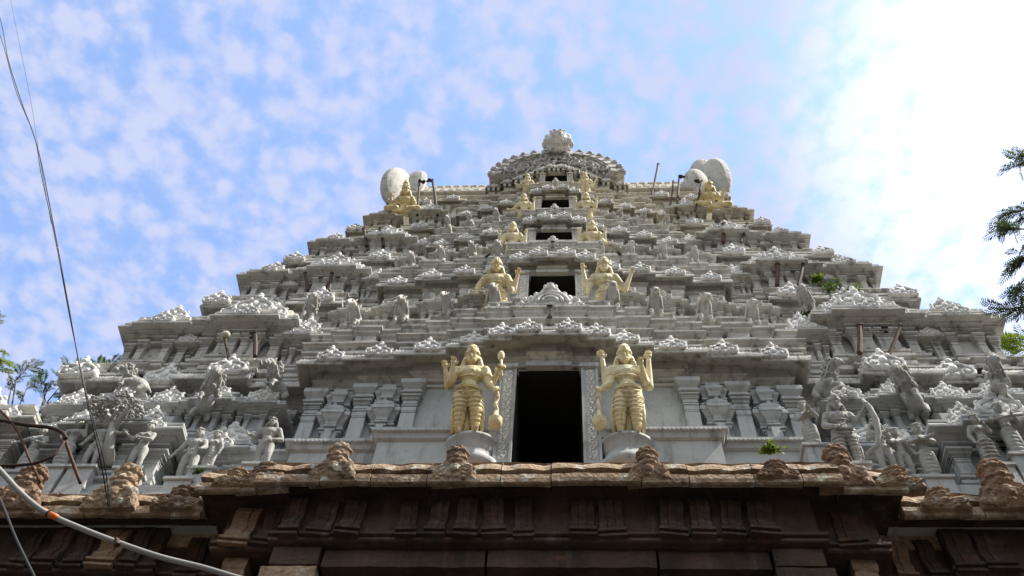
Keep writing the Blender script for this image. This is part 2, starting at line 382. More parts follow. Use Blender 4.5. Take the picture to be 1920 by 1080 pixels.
def shrine(w_, dp, h, kind, seed=0):
    """miniature pavilion: stepped base, pilastered wall, overhanging eave, roof with horseshoe gables. front y=0, z=0 foot"""
    rr = random.Random(seed); o = M(); orn = M(); b = w_ / 2; st = min(.12, w_ * .07); c = b * .52
    pl = [(-b, dp), (-b, st), (-c, st), (-c, 0), (c, 0), (c, st), (b, st), (b, dp)]
    e = .085 * h
    pf = [(.05, 0), (.05, .05), (.02, .055), (.02, .085), (.07, .10), (.07, .13), (0, .14), (0, .17), (.05, .175), (.05, .20), (-.03, .205), (-.03, .235)]
    pf = [(a * h * .6, z * h) for a, z in pf]
    o.sweep(pl, pf)
    inn = .05 * h
    pi = [(-b + inn, dp), (-b + inn, st + inn), (-c + inn, st + inn), (-c + inn, inn), (c - inn, inn), (c - inn, st + inn), (b - inn, st + inn), (b - inn, dp)]
    o.sweep(pi, [(0, h * .235), (0, h * .50)], bot=False, top=False)
    pw = w_ * .11
    xs = [(-b + pw * .6, st), (b - pw * .6, st), (-c + pw * .55, 0), (c - pw * .55, 0)]
    if kind == 'shala': xs += [(-c * .33, 0), (c * .33, 0)]
    for (x, y) in xs:
        q = pilaster(h * .27, pw, inn * .9); o.put(q, (x, y + inn, h * .232))
    # side pilasters
    for sg in (-1, 1):
        for yy in (st + pw, dp * .6):
            o.put(pilaster(h * .27, pw, inn * .9), (sg * (b - inn), yy, h * .232), 1, Matrix.Rotation(sg * math.pi / 2, 3, 'Z'))
    ep = [(-.05, .50), (-.01, .50), (-.01, .53), (-.03, .535), (-.03, .55), (.02, .555), (.02, .575), (.0, .58), (.03, .61), (.05, .612), (.05, .625), (.105, .63), (.11, .635), (.11, .655), (.095, .68), (.065, .70), (.065, .712), (.085, .712), (.085, .735), (.03, .74), (.03, .76), (.05, .76), (.05, .78), (-.01, .785)]
    o.sweep(pl, [(a * h, z * h) for a, z in ep])
    for (x, y, s) in ((0, 0, .20), (-b * .76, st, .15), (b * .76, st, .15)):
        orn.put(KM, (x, y - .085 * h, .645 * h), (s * h * 1.05, s * h, s * h))
    for sg in (-1, 1):
        for yy in (dp * .35, dp * .8): orn.put(KM, (sg * (b + .085 * h), yy, .645 * h), .16 * h, Matrix.Rotation(sg * math.pi / 2, 3, 'Z'))
    scrollrow(-b, b, st * .5 - .03 * h, .70 * h, .05 * h, orn, seed)
    rx = b * .86; r0 = h * .785
    if kind == 'kuta':
        rp = [(-rx, dp * .92), (-rx, .06 * w_), (rx, .06 * w_), (rx, dp * .92)]
        o.sweep(rp, [(-.04, r0), (-.04, r0 + .04 * h), (.05 * h, r0 + .06 * h), (.05 * h, r0 + .085 * h), (0, r0 + .13 * h), (-.06 * w_, r0 + .20 * h), (-.18 * w_, r0 + .27 * h), (-.34 * w_, r0 + .31 * h)])
        orn.put(KM, (0, .03 * w_, r0 + .05 * h), .26 * h)
        orn.ell((0, dp * .5, r0 + .36 * h), (.06 * h, .06 * h, .08 * h), 8, 6)
        for sg in (-1, 1): orn.put(KM, (sg * (rx + .02), dp * .5, r0 + .05 * h), .24 * h, Matrix.Rotation(sg * math.pi / 2, 3, 'Z'))
    elif kind == 'shala':
        seg = 9; ya, yb = .04 * w_, dp * .95; ym = (ya + yb) / 2; ry = (yb - ya) / 2; vs = []; fs = []
        for x in (-rx, rx):
            for i in range(seg + 1):
                t = math.pi * i / seg; yy = ym - ry * math.cos(t) * (1.06 if 0 < i < seg else 1); vs.append((x, yy, r0 + .04 * h + .27 * h * math.sin(t)))
        for i in range(seg): fs.append((i, seg + 1 + i, seg + 2 + i, i + 1))
        fs.append(tuple(range(seg + 1))); fs.append(tuple(reversed(range(seg + 1, 2 * seg + 2)))); fs.append((0, seg, 2 * seg + 1, seg + 1))
        o.add(vs, fs); o.box(-rx, rx, ya, yb, r0 - .02, r0 + .045 * h)
        orn.put(KM, (0, .0, r0 + .01 * h), .34 * h)
        for x in (-rx * .62, rx * .62): orn.put(KM, (x, .02 * w_, r0 + .01 * h), .22 * h)
        for sg in (-1, 1): orn.put(KM, (sg * (rx + .02), ym, r0), .36 * h, Matrix.Rotation(sg * math.pi / 2, 3, 'Z'))
        for i in (-1, 0, 1): orn.ell((i * rx * .6, ym, r0 + .37 * h), (.04 * h, .04 * h, .07 * h), 6, 5)
    else:
        o.box(-rx * .8, rx * .8, .04 * w_, dp * .9, r0 - .02, r0 + .08 * h)
        orn.put(KM, (0, .0, r0), (w_ * .85, .3 * h, .32 * h))
    return o, orn
def shrine_obj(kind, w_, dp, h, loc, parent, seed, mat=WHITE):
    a, b = shrine(w_, dp, h, kind, seed)
    s = obj('shrine', a, mat, parent, loc)
    return s, b
# cache shrine meshes by size
SHC = {}
def put_shrine(kind, w_, dp, h, loc, parent, mat):
    key = (kind, round(w_, 2), round(dp, 2), round(h, 2), mat.name)
    if key not in SHC:
        a, b = shrine(w_, dp, h, kind, len(SHC)); na = len(a.f); a.put(b)
        me = mesh('shrine', a, mat); me.materials.append(ORN)
        me.polygons.foreach_set('material_index', [0] * na + [1] * (len(me.polygons) - na)) if len(me.polygons) == len(a.f) else None
        SHC[key] = me
    return obj('shrine', SHC[key], mat, parent, loc)

# ------------------------------------------------------------------ ground
g = M(); 
for i in range(1): g.add([(-900, -900, 0), (900, -900, 0), (900, 900, 0), (-900, 900, 0)], [(0, 1, 2, 3)])
tag(obj('ground', g, GROUND), kind='structure')

# ------------------------------------------------------------------ temple tower
TOWER = empty('temple_tower', (0, 17, 15.0))
tag(TOWER, 'tall white and grey tiered temple tower crowned by an arched gable and lion head', 'temple tower')
BACK = 26.0
bays = {
 1: [(.815, 11.23), (1.4, 11.35), (2.2, 11.53), (3.34, 11.70), (4.47, 11.82), (5.48, 11.93)],
 2: [(.62, 12.43), (1.2, 12.57), (1.87, 12.88), (2.75, 12.97), (3.74, 13.08), (4.8, 13.26)],
 3: [(.55, 13.57), (1.0, 13.70), (1.6, 13.97), (2.35, 14.10), (3.2, 14.28), (4.1, 14.5)],
 4: [(.50, 14.44), (.92, 14.57), (1.4, 14.86), (2.05, 15.0), (2.8, 15.2), (3.6, 15.4)],
 5: [(.46, 15.2), (.88, 15.32), (1.3, 15.5), (1.75, 15.66), (2.2, 15.82), (2.8, 15.99)]}
ZC = {0: 14.9, 1: 19.19, 2: 24.88, 3: 29.52, 4: 33.66, 5: 37.41}
WW = {1: 10.9, 2: 9.8, 3: 8.83, 4: 7.66, 5: 6.8}
DW = {1: 12.4, 2: 13.9, 3: 15.05, 4: 16.0, 5: 16.6}
OV = .58
FO = {1: .95, 2: .66, 3: .6, 4: .6, 5: .6}; GO = {1: .74, 2: .62, 3: .6, 4: .6, 5: .6}
SK = {1: 1.0, 2: .90, 3: .80, 4: .70, 5: .60}
DOORW = {1: .66, 2: .60, 3: .56, 4: .48, 5: .42}
WALLM = {1: GREY, 2: WHITE, 3: WHITE, 4: CREAM, 5: CREAM}
CORM = {1: WHITE, 2: WHITE, 3: WHITE, 4: CREAM, 5: CREAM}
def levels(k):
    b = list(bays[k]); W = WW[k]; d = DW[k]; h = b[-1][0]; q = .12 * SK[k]
    span = W - h
    return b + [(h + span * .20, d + q), (h + span * .52, d - q), (h + span * .68, d + q), (W, d - q * .5)]
KUDN = [0]
def put_kudu(x, y, z, s, parent, rz=0):
    KUDN[0] += 1
    o = obj('horseshoe_ornament', KUDU[KUDN[0] % 3], ORN, parent, (x, y, z)); o.scale = (s, s, s); o.rotation_euler = (R(random.uniform(-4, 2)), R(random.uniform(-3, 3)), rz)
    return o
def depth_at(lv, x):
    for (xe, y) in lv:
        if abs(x) <= xe + 1e-6: return y
    return lv[-1][1]
STOREYS = {}
for k in range(1, 6):
    s = SK[k]; lv = levels(k); zc_ = ZC[k]; zb = (15.0 if k == 1 else ZC[k - 1] + .50 * SK[k - 1])
    ov = OV * s * FO[k]; plan = plan_from(lv, BACK - (k - 1) * 1.5); wall = inset(plan, ov)
    wt = zc_ - .66 * s * GO[k]
    # wall with a door notch in the middle
    y1 = bays[k][0][1] + ov; dw = DOORW[k]; mid = len(lv)
    sill = zb + .02
    nw = []
    for p in wall:
        nw.append(p)
        if abs(p[0] + (bays[k][0][0] - ov)) < 1e-4 and abs(p[1] - y1) < 1e-4:
            nw += [(-dw, y1), (-dw, y1 + 3), (dw, y1 + 3), (dw, y1)]
    a = M()
    h1 = bays[k][0][0] - ov
    if h1 < dw + .05:   # make the centre of the wall a bit wider than the door
        nw = []; lw = [(max(x - ov, dw + .10 + .02 * i), y + ov) for i, (x, y) in enumerate(lv)]
        wall = plan_from(lw, BACK - (k - 1) * 1.5 - ov)
        for p in wall:
            nw.append(p)
            if abs(p[0] + lw[0][0]) < 1e-4 and abs(p[1] - lw[0][1]) < 1e-4: nw += [(-dw, y1), (-dw, y1 + 3), (dw, y1 + 3), (dw, y1)]
    a.sweep(nw, [(0, zb), (0, wt)], bot=False)
    st = obj('storey', a, WALLM[k], TOWER); STOREYS[k] = st
    # recess is real depth; a near-black lining paints in its darkness
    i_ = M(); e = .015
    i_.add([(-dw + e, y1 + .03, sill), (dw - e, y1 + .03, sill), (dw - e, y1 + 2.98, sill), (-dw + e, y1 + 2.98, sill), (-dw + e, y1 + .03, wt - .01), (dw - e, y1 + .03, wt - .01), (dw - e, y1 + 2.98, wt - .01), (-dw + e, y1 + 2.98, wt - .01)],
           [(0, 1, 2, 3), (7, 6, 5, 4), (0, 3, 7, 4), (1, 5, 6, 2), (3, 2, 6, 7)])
    obj('doorway_shade_lining', i_, INTER, st)
    # base moulding (split either side of the door by being lower than the sill)
    # cornice
    c_ = M(); c_.sweep(inset(plan, ov), [(o_ * FO[k], z * (GO[k] if z < 0 else 1)) for o_, z in CORN], zc_, s)
    # scroll carving and horseshoe ornaments on the lip
    det = M()
    prev = 0
    for (xe, y) in lv:
        for sg in (-1, 1):
            scrollrow(min(sg * prev, sg * xe), max(sg * prev, sg * xe), y + .10 * s, zc_ + .24 * s, .10 * s, det, int(xe * 100) + k)
        prev = xe
    if k == 5:
        prev = 0
        for (xe, y) in bays[5]:
            for sg in (-1, 1):
                x = prev + .08
                while x < xe - .04:
                    c_.box(sg * x - .05, sg * x + .05, y + .02, y + .24, ZC[5] - .20, ZC[5] - .01); x += .19
            prev = xe
    co = objm('cornice', [(c_, CORM[k]), (det, ORN)], st)
    ks = .62 * s
    if k == 1: xs = [.42, 1.0, 1.62, 2.62, 3.7, 4.75]
    else:
        f = lv[5][0] / 5.48; xs = [.42 * f, 1.0 * f, 1.75 * f, 2.7 * f, 3.75 * f, 4.85 * f]
    h = lv[5][0]; span = WW[k] - h
    xs += [h + span * .33, h + span * .62, h + span * .92] if k > 1 else [h + span * t for t in (.30, .58, .93)]
    for i, x in enumerate(xs):
        for sg in (-1, 1):
            big = 1.45 if i > 5 else 1.0
            put_kudu(sg * x, depth_at(lv, x) + .02 * s, zc_ + .05 * s, ks * big * (1.0 if i else .95), co)
# corner ornaments counted above: 5 x 18 = 90

# storey one: pilasters, niche pilasters, base slab, door frame
st = STOREYS[1]; lv = levels(1)
pz0 = 16.62; ph = 19.19 - .66 * GO[1] - pz0 + .02
PM = mesh('pilaster', pilaster(ph, .30, .15), GREY); NM = mesh('niche_pilaster', niche_pilaster(ph * 1.02, .72, .40), GREY)
for x in (2.85, 3.88, 4.95):
    for sg in (-1, 1): bevel(obj('pilaster', PM, GREY, st, (sg * x, depth_at(lv, x + .25) + OV * FO[1], pz0)), .008, 1)
for x in (3.37, 4.42):
    for sg in (-1, 1): bevel(obj('niche_pilaster', NM, GREY, st, (sg * x, depth_at(lv, x + .1) + OV * FO[1], pz0)), .008, 1)
sl = M()
lw = [(x, y + OV) for x, y in lv]
slr = [(1.06, 11.72), (3.2, 11.72), (3.2, 11.98), (4.9, 11.98), (4.9, 12.24), (6.1, 12.24), (6.1, 12.9), (10.6, 12.9), (10.6, 24), (1.06, 24)]
for pl_ in (slr, [(-x, y) for x, y in reversed(slr)]):
    sl.sweep(pl_, [(.0, 15.0), (.0, 16.28), (.06, 16.30), (.10, 16.42), (.14, 16.46), (.14, 16.53), (.10, 16.56), (.02, 16.60)], bot=False)
sc_ = M()
for (xa, xb, y) in ((1.1, 3.2, 11.72), (3.2, 4.9, 11.98)):
    for sg in (-1, 1):
        x = xa + .04
        while x < xb - .02:
            sc_.ell((sg * x, y - .135, 16.455), (.045, .02, .04), 6, 4); x += .085
sl.put(sc_); sb = obj('base_moulding', sl, GREY, st)
def door_frame(k, parent, mat):
    s = SK[k]; y1 = bays[k][0][1] + OV * s * FO[k]; dw = DOORW[k]; jw = .34 * s; zt = ZC[k] - .66 * s * GO[k]; zb = (15.0 if k == 1 else ZC[k - 1] + .5 * SK[k - 1])
    rr = random.Random(k)
    for sg in (-1, 1):
        f = M(); c = M()
        x0, x1 = sorted((sg * dw, sg * (dw + jw)))
        f.box(x0, x1, y1 - .10 * s, y1 + .25, zb, zt - .02)
        f.box(x0, x0 + .05 * s, y1 - .13 * s, y1 - .098 * s, zb, zt - .12 * s); f.box(x1 - .05 * s, x1, y1 - .13 * s, y1 - .098 * s, zb, zt - .12 * s)
        f.box(x0 - .03, x1 + .03, y1 - .17 * s, y1 + .1, zt - .12 * s, zt)
        xc = sg * (dw + jw / 2); z = zb + .2 if k > 1 else 15.75
        t = 0; step = .135 * s
        while z < zt - .2 * s:
            c.put(spiral((xc + (.025 if t % 2 else -.025) * s, z), .065 * s, 1.1, 1 if t % 2 else -1, R(90 + 180 * (t % 2)), y1 - .105 * s, .018 * s, 5))
            c.ell((xc - (.05 if t % 2 else -.05) * s, y1 - .10 * s, z + .05 * s), (.03 * s, .018 * s, .03 * s), 6, 4)
            z += step; t += 1
        objm('door_jamb', [(f, mat), (c, ORN)], parent)
    f = M().box(-dw * .72, dw * .72, y1 - .12 * s, y1 + .02, zt - .015 * s, zt + .13 * s)
    obj('door_lintel', f, mat, parent)
door_frame(1, STOREYS[1], GREY)
for k in range(2, 6): door_frame(k, STOREYS[k], WALLM[k])
PLM = {}
# upper storeys: base mouldings and pilasters along the wall
for k in range(2, 6):
    s = SK[k]; lv = levels(k); zb = ZC[k - 1] + .5 * SK[k - 1]; wt = ZC[k] - .66 * s * GO[k]; ov = OV * s * FO[k]
    wz = wt - zb
    PLM[k] = mesh('pilaster', pilaster(wz * .62, .22 * s, .10 * s), WALLM[k])
    a = M(); lw = [(x - ov, y + ov) for x, y in lv]
    for side in (-1, 1):
        for i in range(1, len(lw)):
            x0, x1 = lw[i - 1][0], lw[i][0]; y = lw[i][1]
            n = max(1, int((x1 - x0) / (.75 * s)))
            for j in range(n + (1 if i > 2 else 0)):
                x = x0 + (j + .35) * (x1 - x0) / max(n, 1)
                if x > x1: x = x1 - .12 * s
                if x < DOORW[k] + .34 * s + .2: continue
                if k <= 3: obj('pilaster', PLM[k], WALLM[k], STOREYS[k], (side * x, y, zb + wz * .38))
                else: a.put(pilaster(wz * .62, .22 * s, .10 * s), (side * x, y, zb + wz * .38))
    if k > 3: obj('pilaster_row', a, WALLM[k], STOREYS[k])['kind'] = 'stuff'
    b = M(); 
    bl = [(x - ov, y + ov) for x, y in lv if x > DOORW[k] + .5]
    for side in (-1, 1):
        x0 = DOORW[k] + .36 * s
        seg = [(x0, bl[0][1])]
        pts = []
        prevx = x0
        for (x, y) in bl: pts += [(prevx, y), (x, y)]; prevx = x
        if side == -1: pts = [(-x, y) for x, y in reversed(pts)]
        ybk = bl[-1][1] + 1.5
        ring = pts + ([(pts[-1][0], ybk), (pts[0][0], ybk)])
        b.sweep(ring, [(o_ * .8, z * .62 * s) for o_, z in BASEP], zb, 1.0)
        b.sweep(ring, [(o_ * .5, z * .35 * s) for o_, z in BASEP], zb + .42 * s, 1.0)
    obj('base_moulding', b, WALLM[k], STOREYS[k])

# parapets over the central bay, with stepped blocks; shrines over the wings
def parapet(k):
    s = SK[k]; st = STOREYS[k]; z0 = ZC[k] + .54 * s; lv = levels(k)[:6]; a = M(); rr = random.Random(k * 3)
    nxt = bays[k + 1][0][1] + .2
    heights = ((.18, .46, .50), (.62, .62, .86), (1.02, .50, 1.30)) if k < 5 else ()
    prof = [(0, 0), (.05, .02), (.05, .10), (.0, .12), (-.03, .16), (-.03, .34), (.04, .40), (.04, .46), (.10, .50), (.10, .56), (.06, .60), (0, .62)]
    def row(setb, zb, hh, wd):
        prev = .0
        for i, (xe, y) in enumerate(lv):
            n = max(1, round((xe - prev) / (wd * s)))
            for j in range(n):
                xa = prev + (xe - prev) * j / n; xb = prev + (xe - prev) * (j + 1) / n
                alt = (i + j) % 2
                for sg in (-1, 1):
                    x0, x1 = sorted((sg * xa, sg * xb))
                    yy = y + setb * s - (.10 * s if alt else 0)
                    if yy > lv[5][1] + 3: continue
                    gx = .025
                    p = [(x0 + gx + (0 if alt else .0), yy), (x1 - gx, yy), (x1 - gx, yy + 1.0), (x0 + gx, yy + 1.0)]
                    a.sweep(p, [(o_ * .9 * s, z * hh / .62) for o_, z in prof], zb)
            prev = xe
    P_ = (ZC[k + 1] - ZC[k]) / 5.7
    row(.22, z0, .40 * P_, 2.2); row(.34, z0 + .38 * P_, .78 * P_, .62); row(.66, z0 + 1.12 * P_, .80 * P_, .5)
    full = levels(k); prev = full[5][0]
    for i, (xe, y) in enumerate(full[6:]):
        n = max(1, round((xe - prev) / (.42 * s)))
        for j in range(n):
            for sg in (-1, 1):
                x0, x1 = sorted((sg * (prev + (xe - prev) * j / n), sg * (prev + (xe - prev) * (j + 1) / n))); hh = (.34 if (i + j) % 2 else .5) * P_; yy = y + .16 * s + (0 if (i + j) % 2 else .08)
                a.sweep([(x0 + .03, yy), (x1 - .03, yy), (x1 - .03, yy + .5), (x0 + .03, yy + .5)], [(o_ * .7 * s, z * hh / .62) for o_, z in prof], z0)
        prev = xe
    prev = bays[k][1][0]
    for i, (xe, y) in enumerate(lv[2:]):
        for sg in (-1, 1):
            hh = 1.5 * P_; ww2 = min((xe - prev) * .8, .8 * s)
            key = ('bayp', k, i)
            q, orn_ = shrine(ww2, .6 * s, hh, 'kuta' if i % 2 else 'panjara', i); q.put(orn_)
            a.put(q, (sg * (prev + xe) / 2, y + .80 * s, z0 + 1.8 * P_))
        prev = xe
    pa = obj('parapet', a, CORM[k], st)
    return pa
PAR = {k: parapet(k) for k in range(1, 5)}
# central nasi in front of each upper door
def nasi(w_, h):
    o = M(); n = 13
    o.box(-w_ * .5, w_ * .5, -.02, .35, 0, h * .10); o.box(-w_ * .42, w_ * .42, -.06, .35, h * .10, h * .16)
    for r0_, yy, rt in ((.36, -.05, .05), (.25, -.08, .04), (.15, -.1, .035)):
        o.tube([(w_ * r0_ * math.cos(math.pi * i / n), yy, h * .16 + h * .62 * (r0_ / .36) * .8 * math.sin(math.pi * i / n)) for i in range(n + 1)], w_ * rt * .8, 7)
    for i in range(9):
        t = R(12 + 156 * i / 8)
        o.ell((w_ * .45 * math.cos(t), .02, h * .18 + h * .60 * math.sin(t)), (w_ * .06, .07, h * .09), 8, 5)
    for sg in (-1, 1):
        o.put(spiral((sg * w_ * .47, h * .26), w_ * .12, 1.3, -sg, R(90), -.03, w_ * .03))
        o.put(spiral((sg * w_ * .62, h * .16), w_ * .09, 1.2, sg, R(90), 0, w_ * .025))
    out = [(w_ * .44 * math.cos(math.pi * i / 12), h * .14 + h * .58 * math.sin(math.pi * i / 12)) for i in range(13)]
    o.plate(out, .02, .22)
    # crest: a grinning lion mask
    o.ell((0, -.04, h * .86), (w_ * .10, .12, h * .11), 10, 7); o.ell((0, -.14, h * .83), (w_ * .05, .07, h * .045), 8, 6)
    for sg in (-1, 1):
        o.ell((sg * w_ * .055, -.13, h * .90), (w_ * .022, .03, h * .025), 6, 5); o.ell((sg * w_ * .11, -.02, h * .96), (w_ * .04, .05, h * .06), 7, 5)
        o.ell((sg * w_ * .12, -.02, h * .80), (w_ * .05, .06, h * .06), 7, 5)
    o.ell((0, -.02, h * 1.0), (w_ * .04, .05, h * .07), 7, 5)
    return o
for k in range(1, 5):
    s = SK[k]
    obj('gable_ornament', nasi(1.15 * s, (1.0 if k == 1 else .72) * s), ORN, STOREYS[k], (0, bays[k][0][1] + .42 * s, ZC[k] + (1.75 if k == 1 else 1.30) * (ZC[k + 1] - ZC[k]) / 5.7), True)

HK = {1: 2.95, 2: 2.45, 3: 2.1, 4: 1.9}
for k in range(1, 5):
    s = SK[k]; z0 = ZC[k] + .54 * s; st = STOREYS[k]; W = WW[k]; h = bays[k][-1][0]; d = DW[k]; span = W - h
    mat = CORM[k]; H = HK[k]
    for sg in (-1, 1):
        f = span / 5.42
        put_shrine('panjara', .80 * f * 1.0, 1.0, H * .80, (sg * (h + .42 * f), d + .30, z0), st, mat)
        if k < 4: put_shrine('shala', 1.95 * f, 1.5, H * 1.02, (sg * (h + 1.86 * f), d + .10, z0), st, mat)
        else: put_shrine('shala', 1.45 * f, 1.2, H * 1.02, (sg * (h + 1.62 * f), d + .10, z0), st, mat)
        if k < 4: put_shrine('panjara', .62 * f, .8, H * .74, (sg * (h + 3.2 * f), d + .42, z0), st, mat)
        put_shrine('kuta', 1.5 * f, 1.6, H * .98, (sg * (W - 1.5 * f), d + .22, z0), st, mat)
    # shrines along the flanks of the tower
    for sg in (-1, 1):
        for i, (yo, kd, ww_) in enumerate(((2.6, 'panjara', .8), (4.3, 'shala', 2.0), (6.2, 'panjara', .8), (8.0, 'kuta', 1.5))):
            o = put_shrine(kd, ww_ * f, 1.2, H * .85, (sg * (W - .3), d + yo, z0), st, mat); o.rotation_euler.z = sg * math.pi / 2

# lowest level of the tower: pavilions standing on the stone ledge
low = obj('lower_terrace', M().sweep(plan_from([(5.6, 11.95), (10.4, 11.72), (13.4, 11.68)], 26), [(0, 14.0), (0, 14.6), (.1, 14.66), (.1, 14.75), (0, 14.8), (0, 15.05)]), GREY, TOWER)
STOREYS[0] = low
for sg in (-1, 1):
    put_shrine('shala', 2.5, 2.0, 2.6, (sg * 8.6, 11.85, 15.0), low, GREY)
    put_shrine('panjara', 1.3, .9, 2.3, (sg * 6.35, 12.25, 15.0), low, GREY)
    put_shrine('kuta', 2.2, 2.4, 2.9, (sg * 11.5, 11.75, 15.0), low, WHITE)
    for (x, kd, w_, h_, y_, z_) in ((6.05, 'panjara', .8, 1.7, 12.3, 17.0), (7.05, 'kuta', .9, 1.9, 12.25, 16.9), (8.1, 'panjara', .8, 1.7, 12.3, 17.0), (9.1, 'kuta', .95, 1.9, 12.25, 16.9), (10.15, 'panjara', .8, 1.7, 12.35, 17.0)):
        put_shrine(kd, w_, .7, h_, (sg * x, y_, z_), STOREYS[1], GREY)
    for x in (5.72, 6.55, 7.58, 8.6, 9.62, 10.3):
        obj('pilaster', PM, GREY, STOREYS[1], (sg * x, depth_at(levels(1), x) + OV * FO[1], pz0))

# crown: barrel roof, shell gables, front gable, lion head
z5 = ZC[5] + .56 * .6
roof = M(); seg = 14; z5 += .95; ya, yb = 17.3, 20.6; ym = (ya + yb) / 2; ry = (yb - ya) / 2
rw = 6.1
for x0, x1 in [(-rw + i * rw * 2 / 40, -rw + (i + 1) * rw * 2 / 40 - .03) for i in range(40)]:
    vs = []; fs = []
    for x in (x0, x1):
        for i in range(seg + 1):
            t = math.pi * i / seg; vs.append((x, ym - ry * math.cos(t) * (1 + .12 * math.sin(t)), z5 + .75 + 2.6 * math.sin(t)))
    for i in range(seg): fs.append((i, seg + 1 + i, seg + 2 + i, i + 1))
    fs.append(tuple(range(seg + 1))); fs.append(tuple(reversed(range(seg + 1, 2 * seg + 2))))
    roof.add(vs, fs)
roof.box(-rw, rw, ya + .03, yb - .03, z5 - .2, z5 + .78)
for i in range(34):
    for j in range(3):
        t = R(14 + 17 * j); roof.ell((-rw + .18 + i * .36 + (.18 if j % 2 else 0), ym - ry * math.cos(t) * (1 + .12 * math.sin(t)), z5 + .75 + 2.6 * math.sin(t)), (.17, .06, .16), 6, 5)
rf = obj('barrel_roof', roof, CREAM, TOWER)
rb = M().sweep([(-6.3, 17.0), (6.3, 17.0), (6.3, 21), (-6.3, 21)], [(0, 0), (.0, .2), (.1, .25), (.1, .34), (0, .36), (0, .5), (.15, .6), (.15, .7), (.05, .75)], z5 - .3)
obj('roof_ledge', rb, CREAM, rf)
for i in range(7):
    fz = M().lathe([(.12, 0), (.2, .08), (.1, .16), (.24, .34), (.26, .46), (.14, .62), (.07, .7), (.1, .78), (.05, .95), (.01, 1.2)], (0, 0, 0), 10)
    obj('roof_finial', fz, CREAM, rf, (-4.5 + i * 1.5, ym, z5 + 3.3), True)
# --- shell gables at the roof ends
def shell():
    o = M()
    n = 22
    for (ry_, rz_, x, cy, cz, th) in ((1.75, 1.95, 0, 0, 0, .30), (1.35, 1.5, -.34, .1, -.1, .22)):
        o.ell((x, cy, cz), (th, ry_, rz_), 20, 12)
    for i in range(n):
        t = 2 * math.pi * i / n; o.ell((-.12, 1.7 * math.cos(t), 1.9 * math.sin(t)), (.20, .24, .24), 7, 5)
    o.ell((.34, -.9, 1.3), (.22, .9, .8), 12, 8, Matrix.Rotation(R(30), 3, 'X'))
    return o
SHP = {-1: [((743, 351), 17.2, (.40, 1.15, 1.75), 38), ((773, 352), 17.5, (.35, 1.1, 1.6), -25)], 1: [((1343, 336), 17.3, (.38, 1.05, 2.0), -38), ((1320, 334), 17.7, (.34, 1.0, 1.95), -15), ((1306, 345), 17.1, (.45, .85, 1.2), 15)]}
for sg in (-1, 1):
    o = M()
    for (pp, d, r_, rz_) in SHP[sg]:
        c = at(pp[0], pp[1], d); rt = Matrix.Rotation(R(rz_), 3, 'Z') @ Matrix.Rotation(R(-12), 3, 'X') @ Matrix.Rotation(R(90), 3, 'Z')
        o.ell(c, r_, 22, 14, Matrix.Rotation(R(rz_ + 90), 3, 'Z') @ Matrix.Identity(3)) if False else o.ell(c, (r_[1] * .62, r_[0], r_[2]), 22, 14, Matrix.Rotation(R(rz_), 3, 'Z'))
        RZ = Matrix.Rotation(R(rz_), 3, 'Z')
        for f_, yy_, tr_ in ((.97, -.04, .05), (.80, -.55, .03)): o.tube([c + RZ @ Vector((r_[1] * .62 * f_ * math.cos(R(i * 15)), yy_ * r_[0], r_[2] * f_ * math.sin(R(i * 15)))) for i in range(25)], tr_, 7)
        for i in range(0): o.ell(c + RZ @ Vector((r_[1] * .62 * .86 * math.cos(R(i * 28)), -.48 * r_[0], r_[2] * .86 * math.sin(R(i * 28)))), (.08, .08, .10), 7, 5)
    obj('shell_gable', remeshed(o, .035, 1), WHITE, rf, None, True)

# --- front gable of the crown: radiating arch and lion mask
ng = M(); cx, cy, cz = 0, 15.75, 37.85
out = [(2.2 * math.cos(math.pi * i / 24), 2.05 * math.sin(math.pi * i / 24)) for i in range(25)]
ng.plate(out, 0, .8, (cx, cy, cz))
for (r_, yy, rt) in ((2.1, -.02, .07), (1.85, -.06, .05), (1.6, -.08, .06), (1.2, -.1, .05), (.8, -.1, .05)):
    ng.tube([(cx + r_ * math.cos(math.pi * i / 24), cy + yy, cz + r_ * 1.02 * math.sin(math.pi * i / 24)) for i in range(25)], rt, 7)
for i in range(17):
    t = R(6 + 168 * i / 16)
    q = M().add([(-.12, -.16, -.30), (.12, -.16, -.30), (.12, .5, -.30), (-.12, .5, -.30), (-.175, -.05, .22), (.175, -.05, .22), (.175, .5, .22), (-.175, .5, .22)], [(3, 2, 1, 0), (4, 5, 6, 7), (0, 1, 5, 4), (1, 2, 6, 5), (2, 3, 7, 6), (3, 0, 4, 7)]).ell((0, .0, .16), (.15, .16, .16), 8, 6)
    ng.put(q, (cx + 2.45 * math.cos(t), cy + .0, cz + 2.36 * math.sin(t)), 1, Matrix.Rotation(math.pi / 2 - t, 3, 'Y'))
rr = random.Random(3)
for i in range(40):
    t = R(8 + 164 * i / 39); r_ = 1.5 + .10 * (i % 2)
    ng.ell((cx + r_ * math.cos(t), cy - .12, cz + r_ * 1.02 * math.sin(t)), (.09, .07, .09), 6, 4)
for i in range(90):
    t = R(rr.uniform(8, 172)); r_ = rr.uniform(.5, 1.0); ng.ell((cx + 1.9 * r_ * math.cos(t), cy - .10, cz + 1.95 * r_ * math.sin(t)), (rr.uniform(.05, .12), .10, rr.uniform(.05, .11)), 7, 5)
for sg in (-1, 1):
    for j in range(3): ng.put(spiral((cx + sg * (.7 + .55 * j), cz + .95 - .3 * j), .24, 1.3, -sg, R(90), cy - .16, .06))
fg = obj('front_gable', ng, WHITE, TOWER)
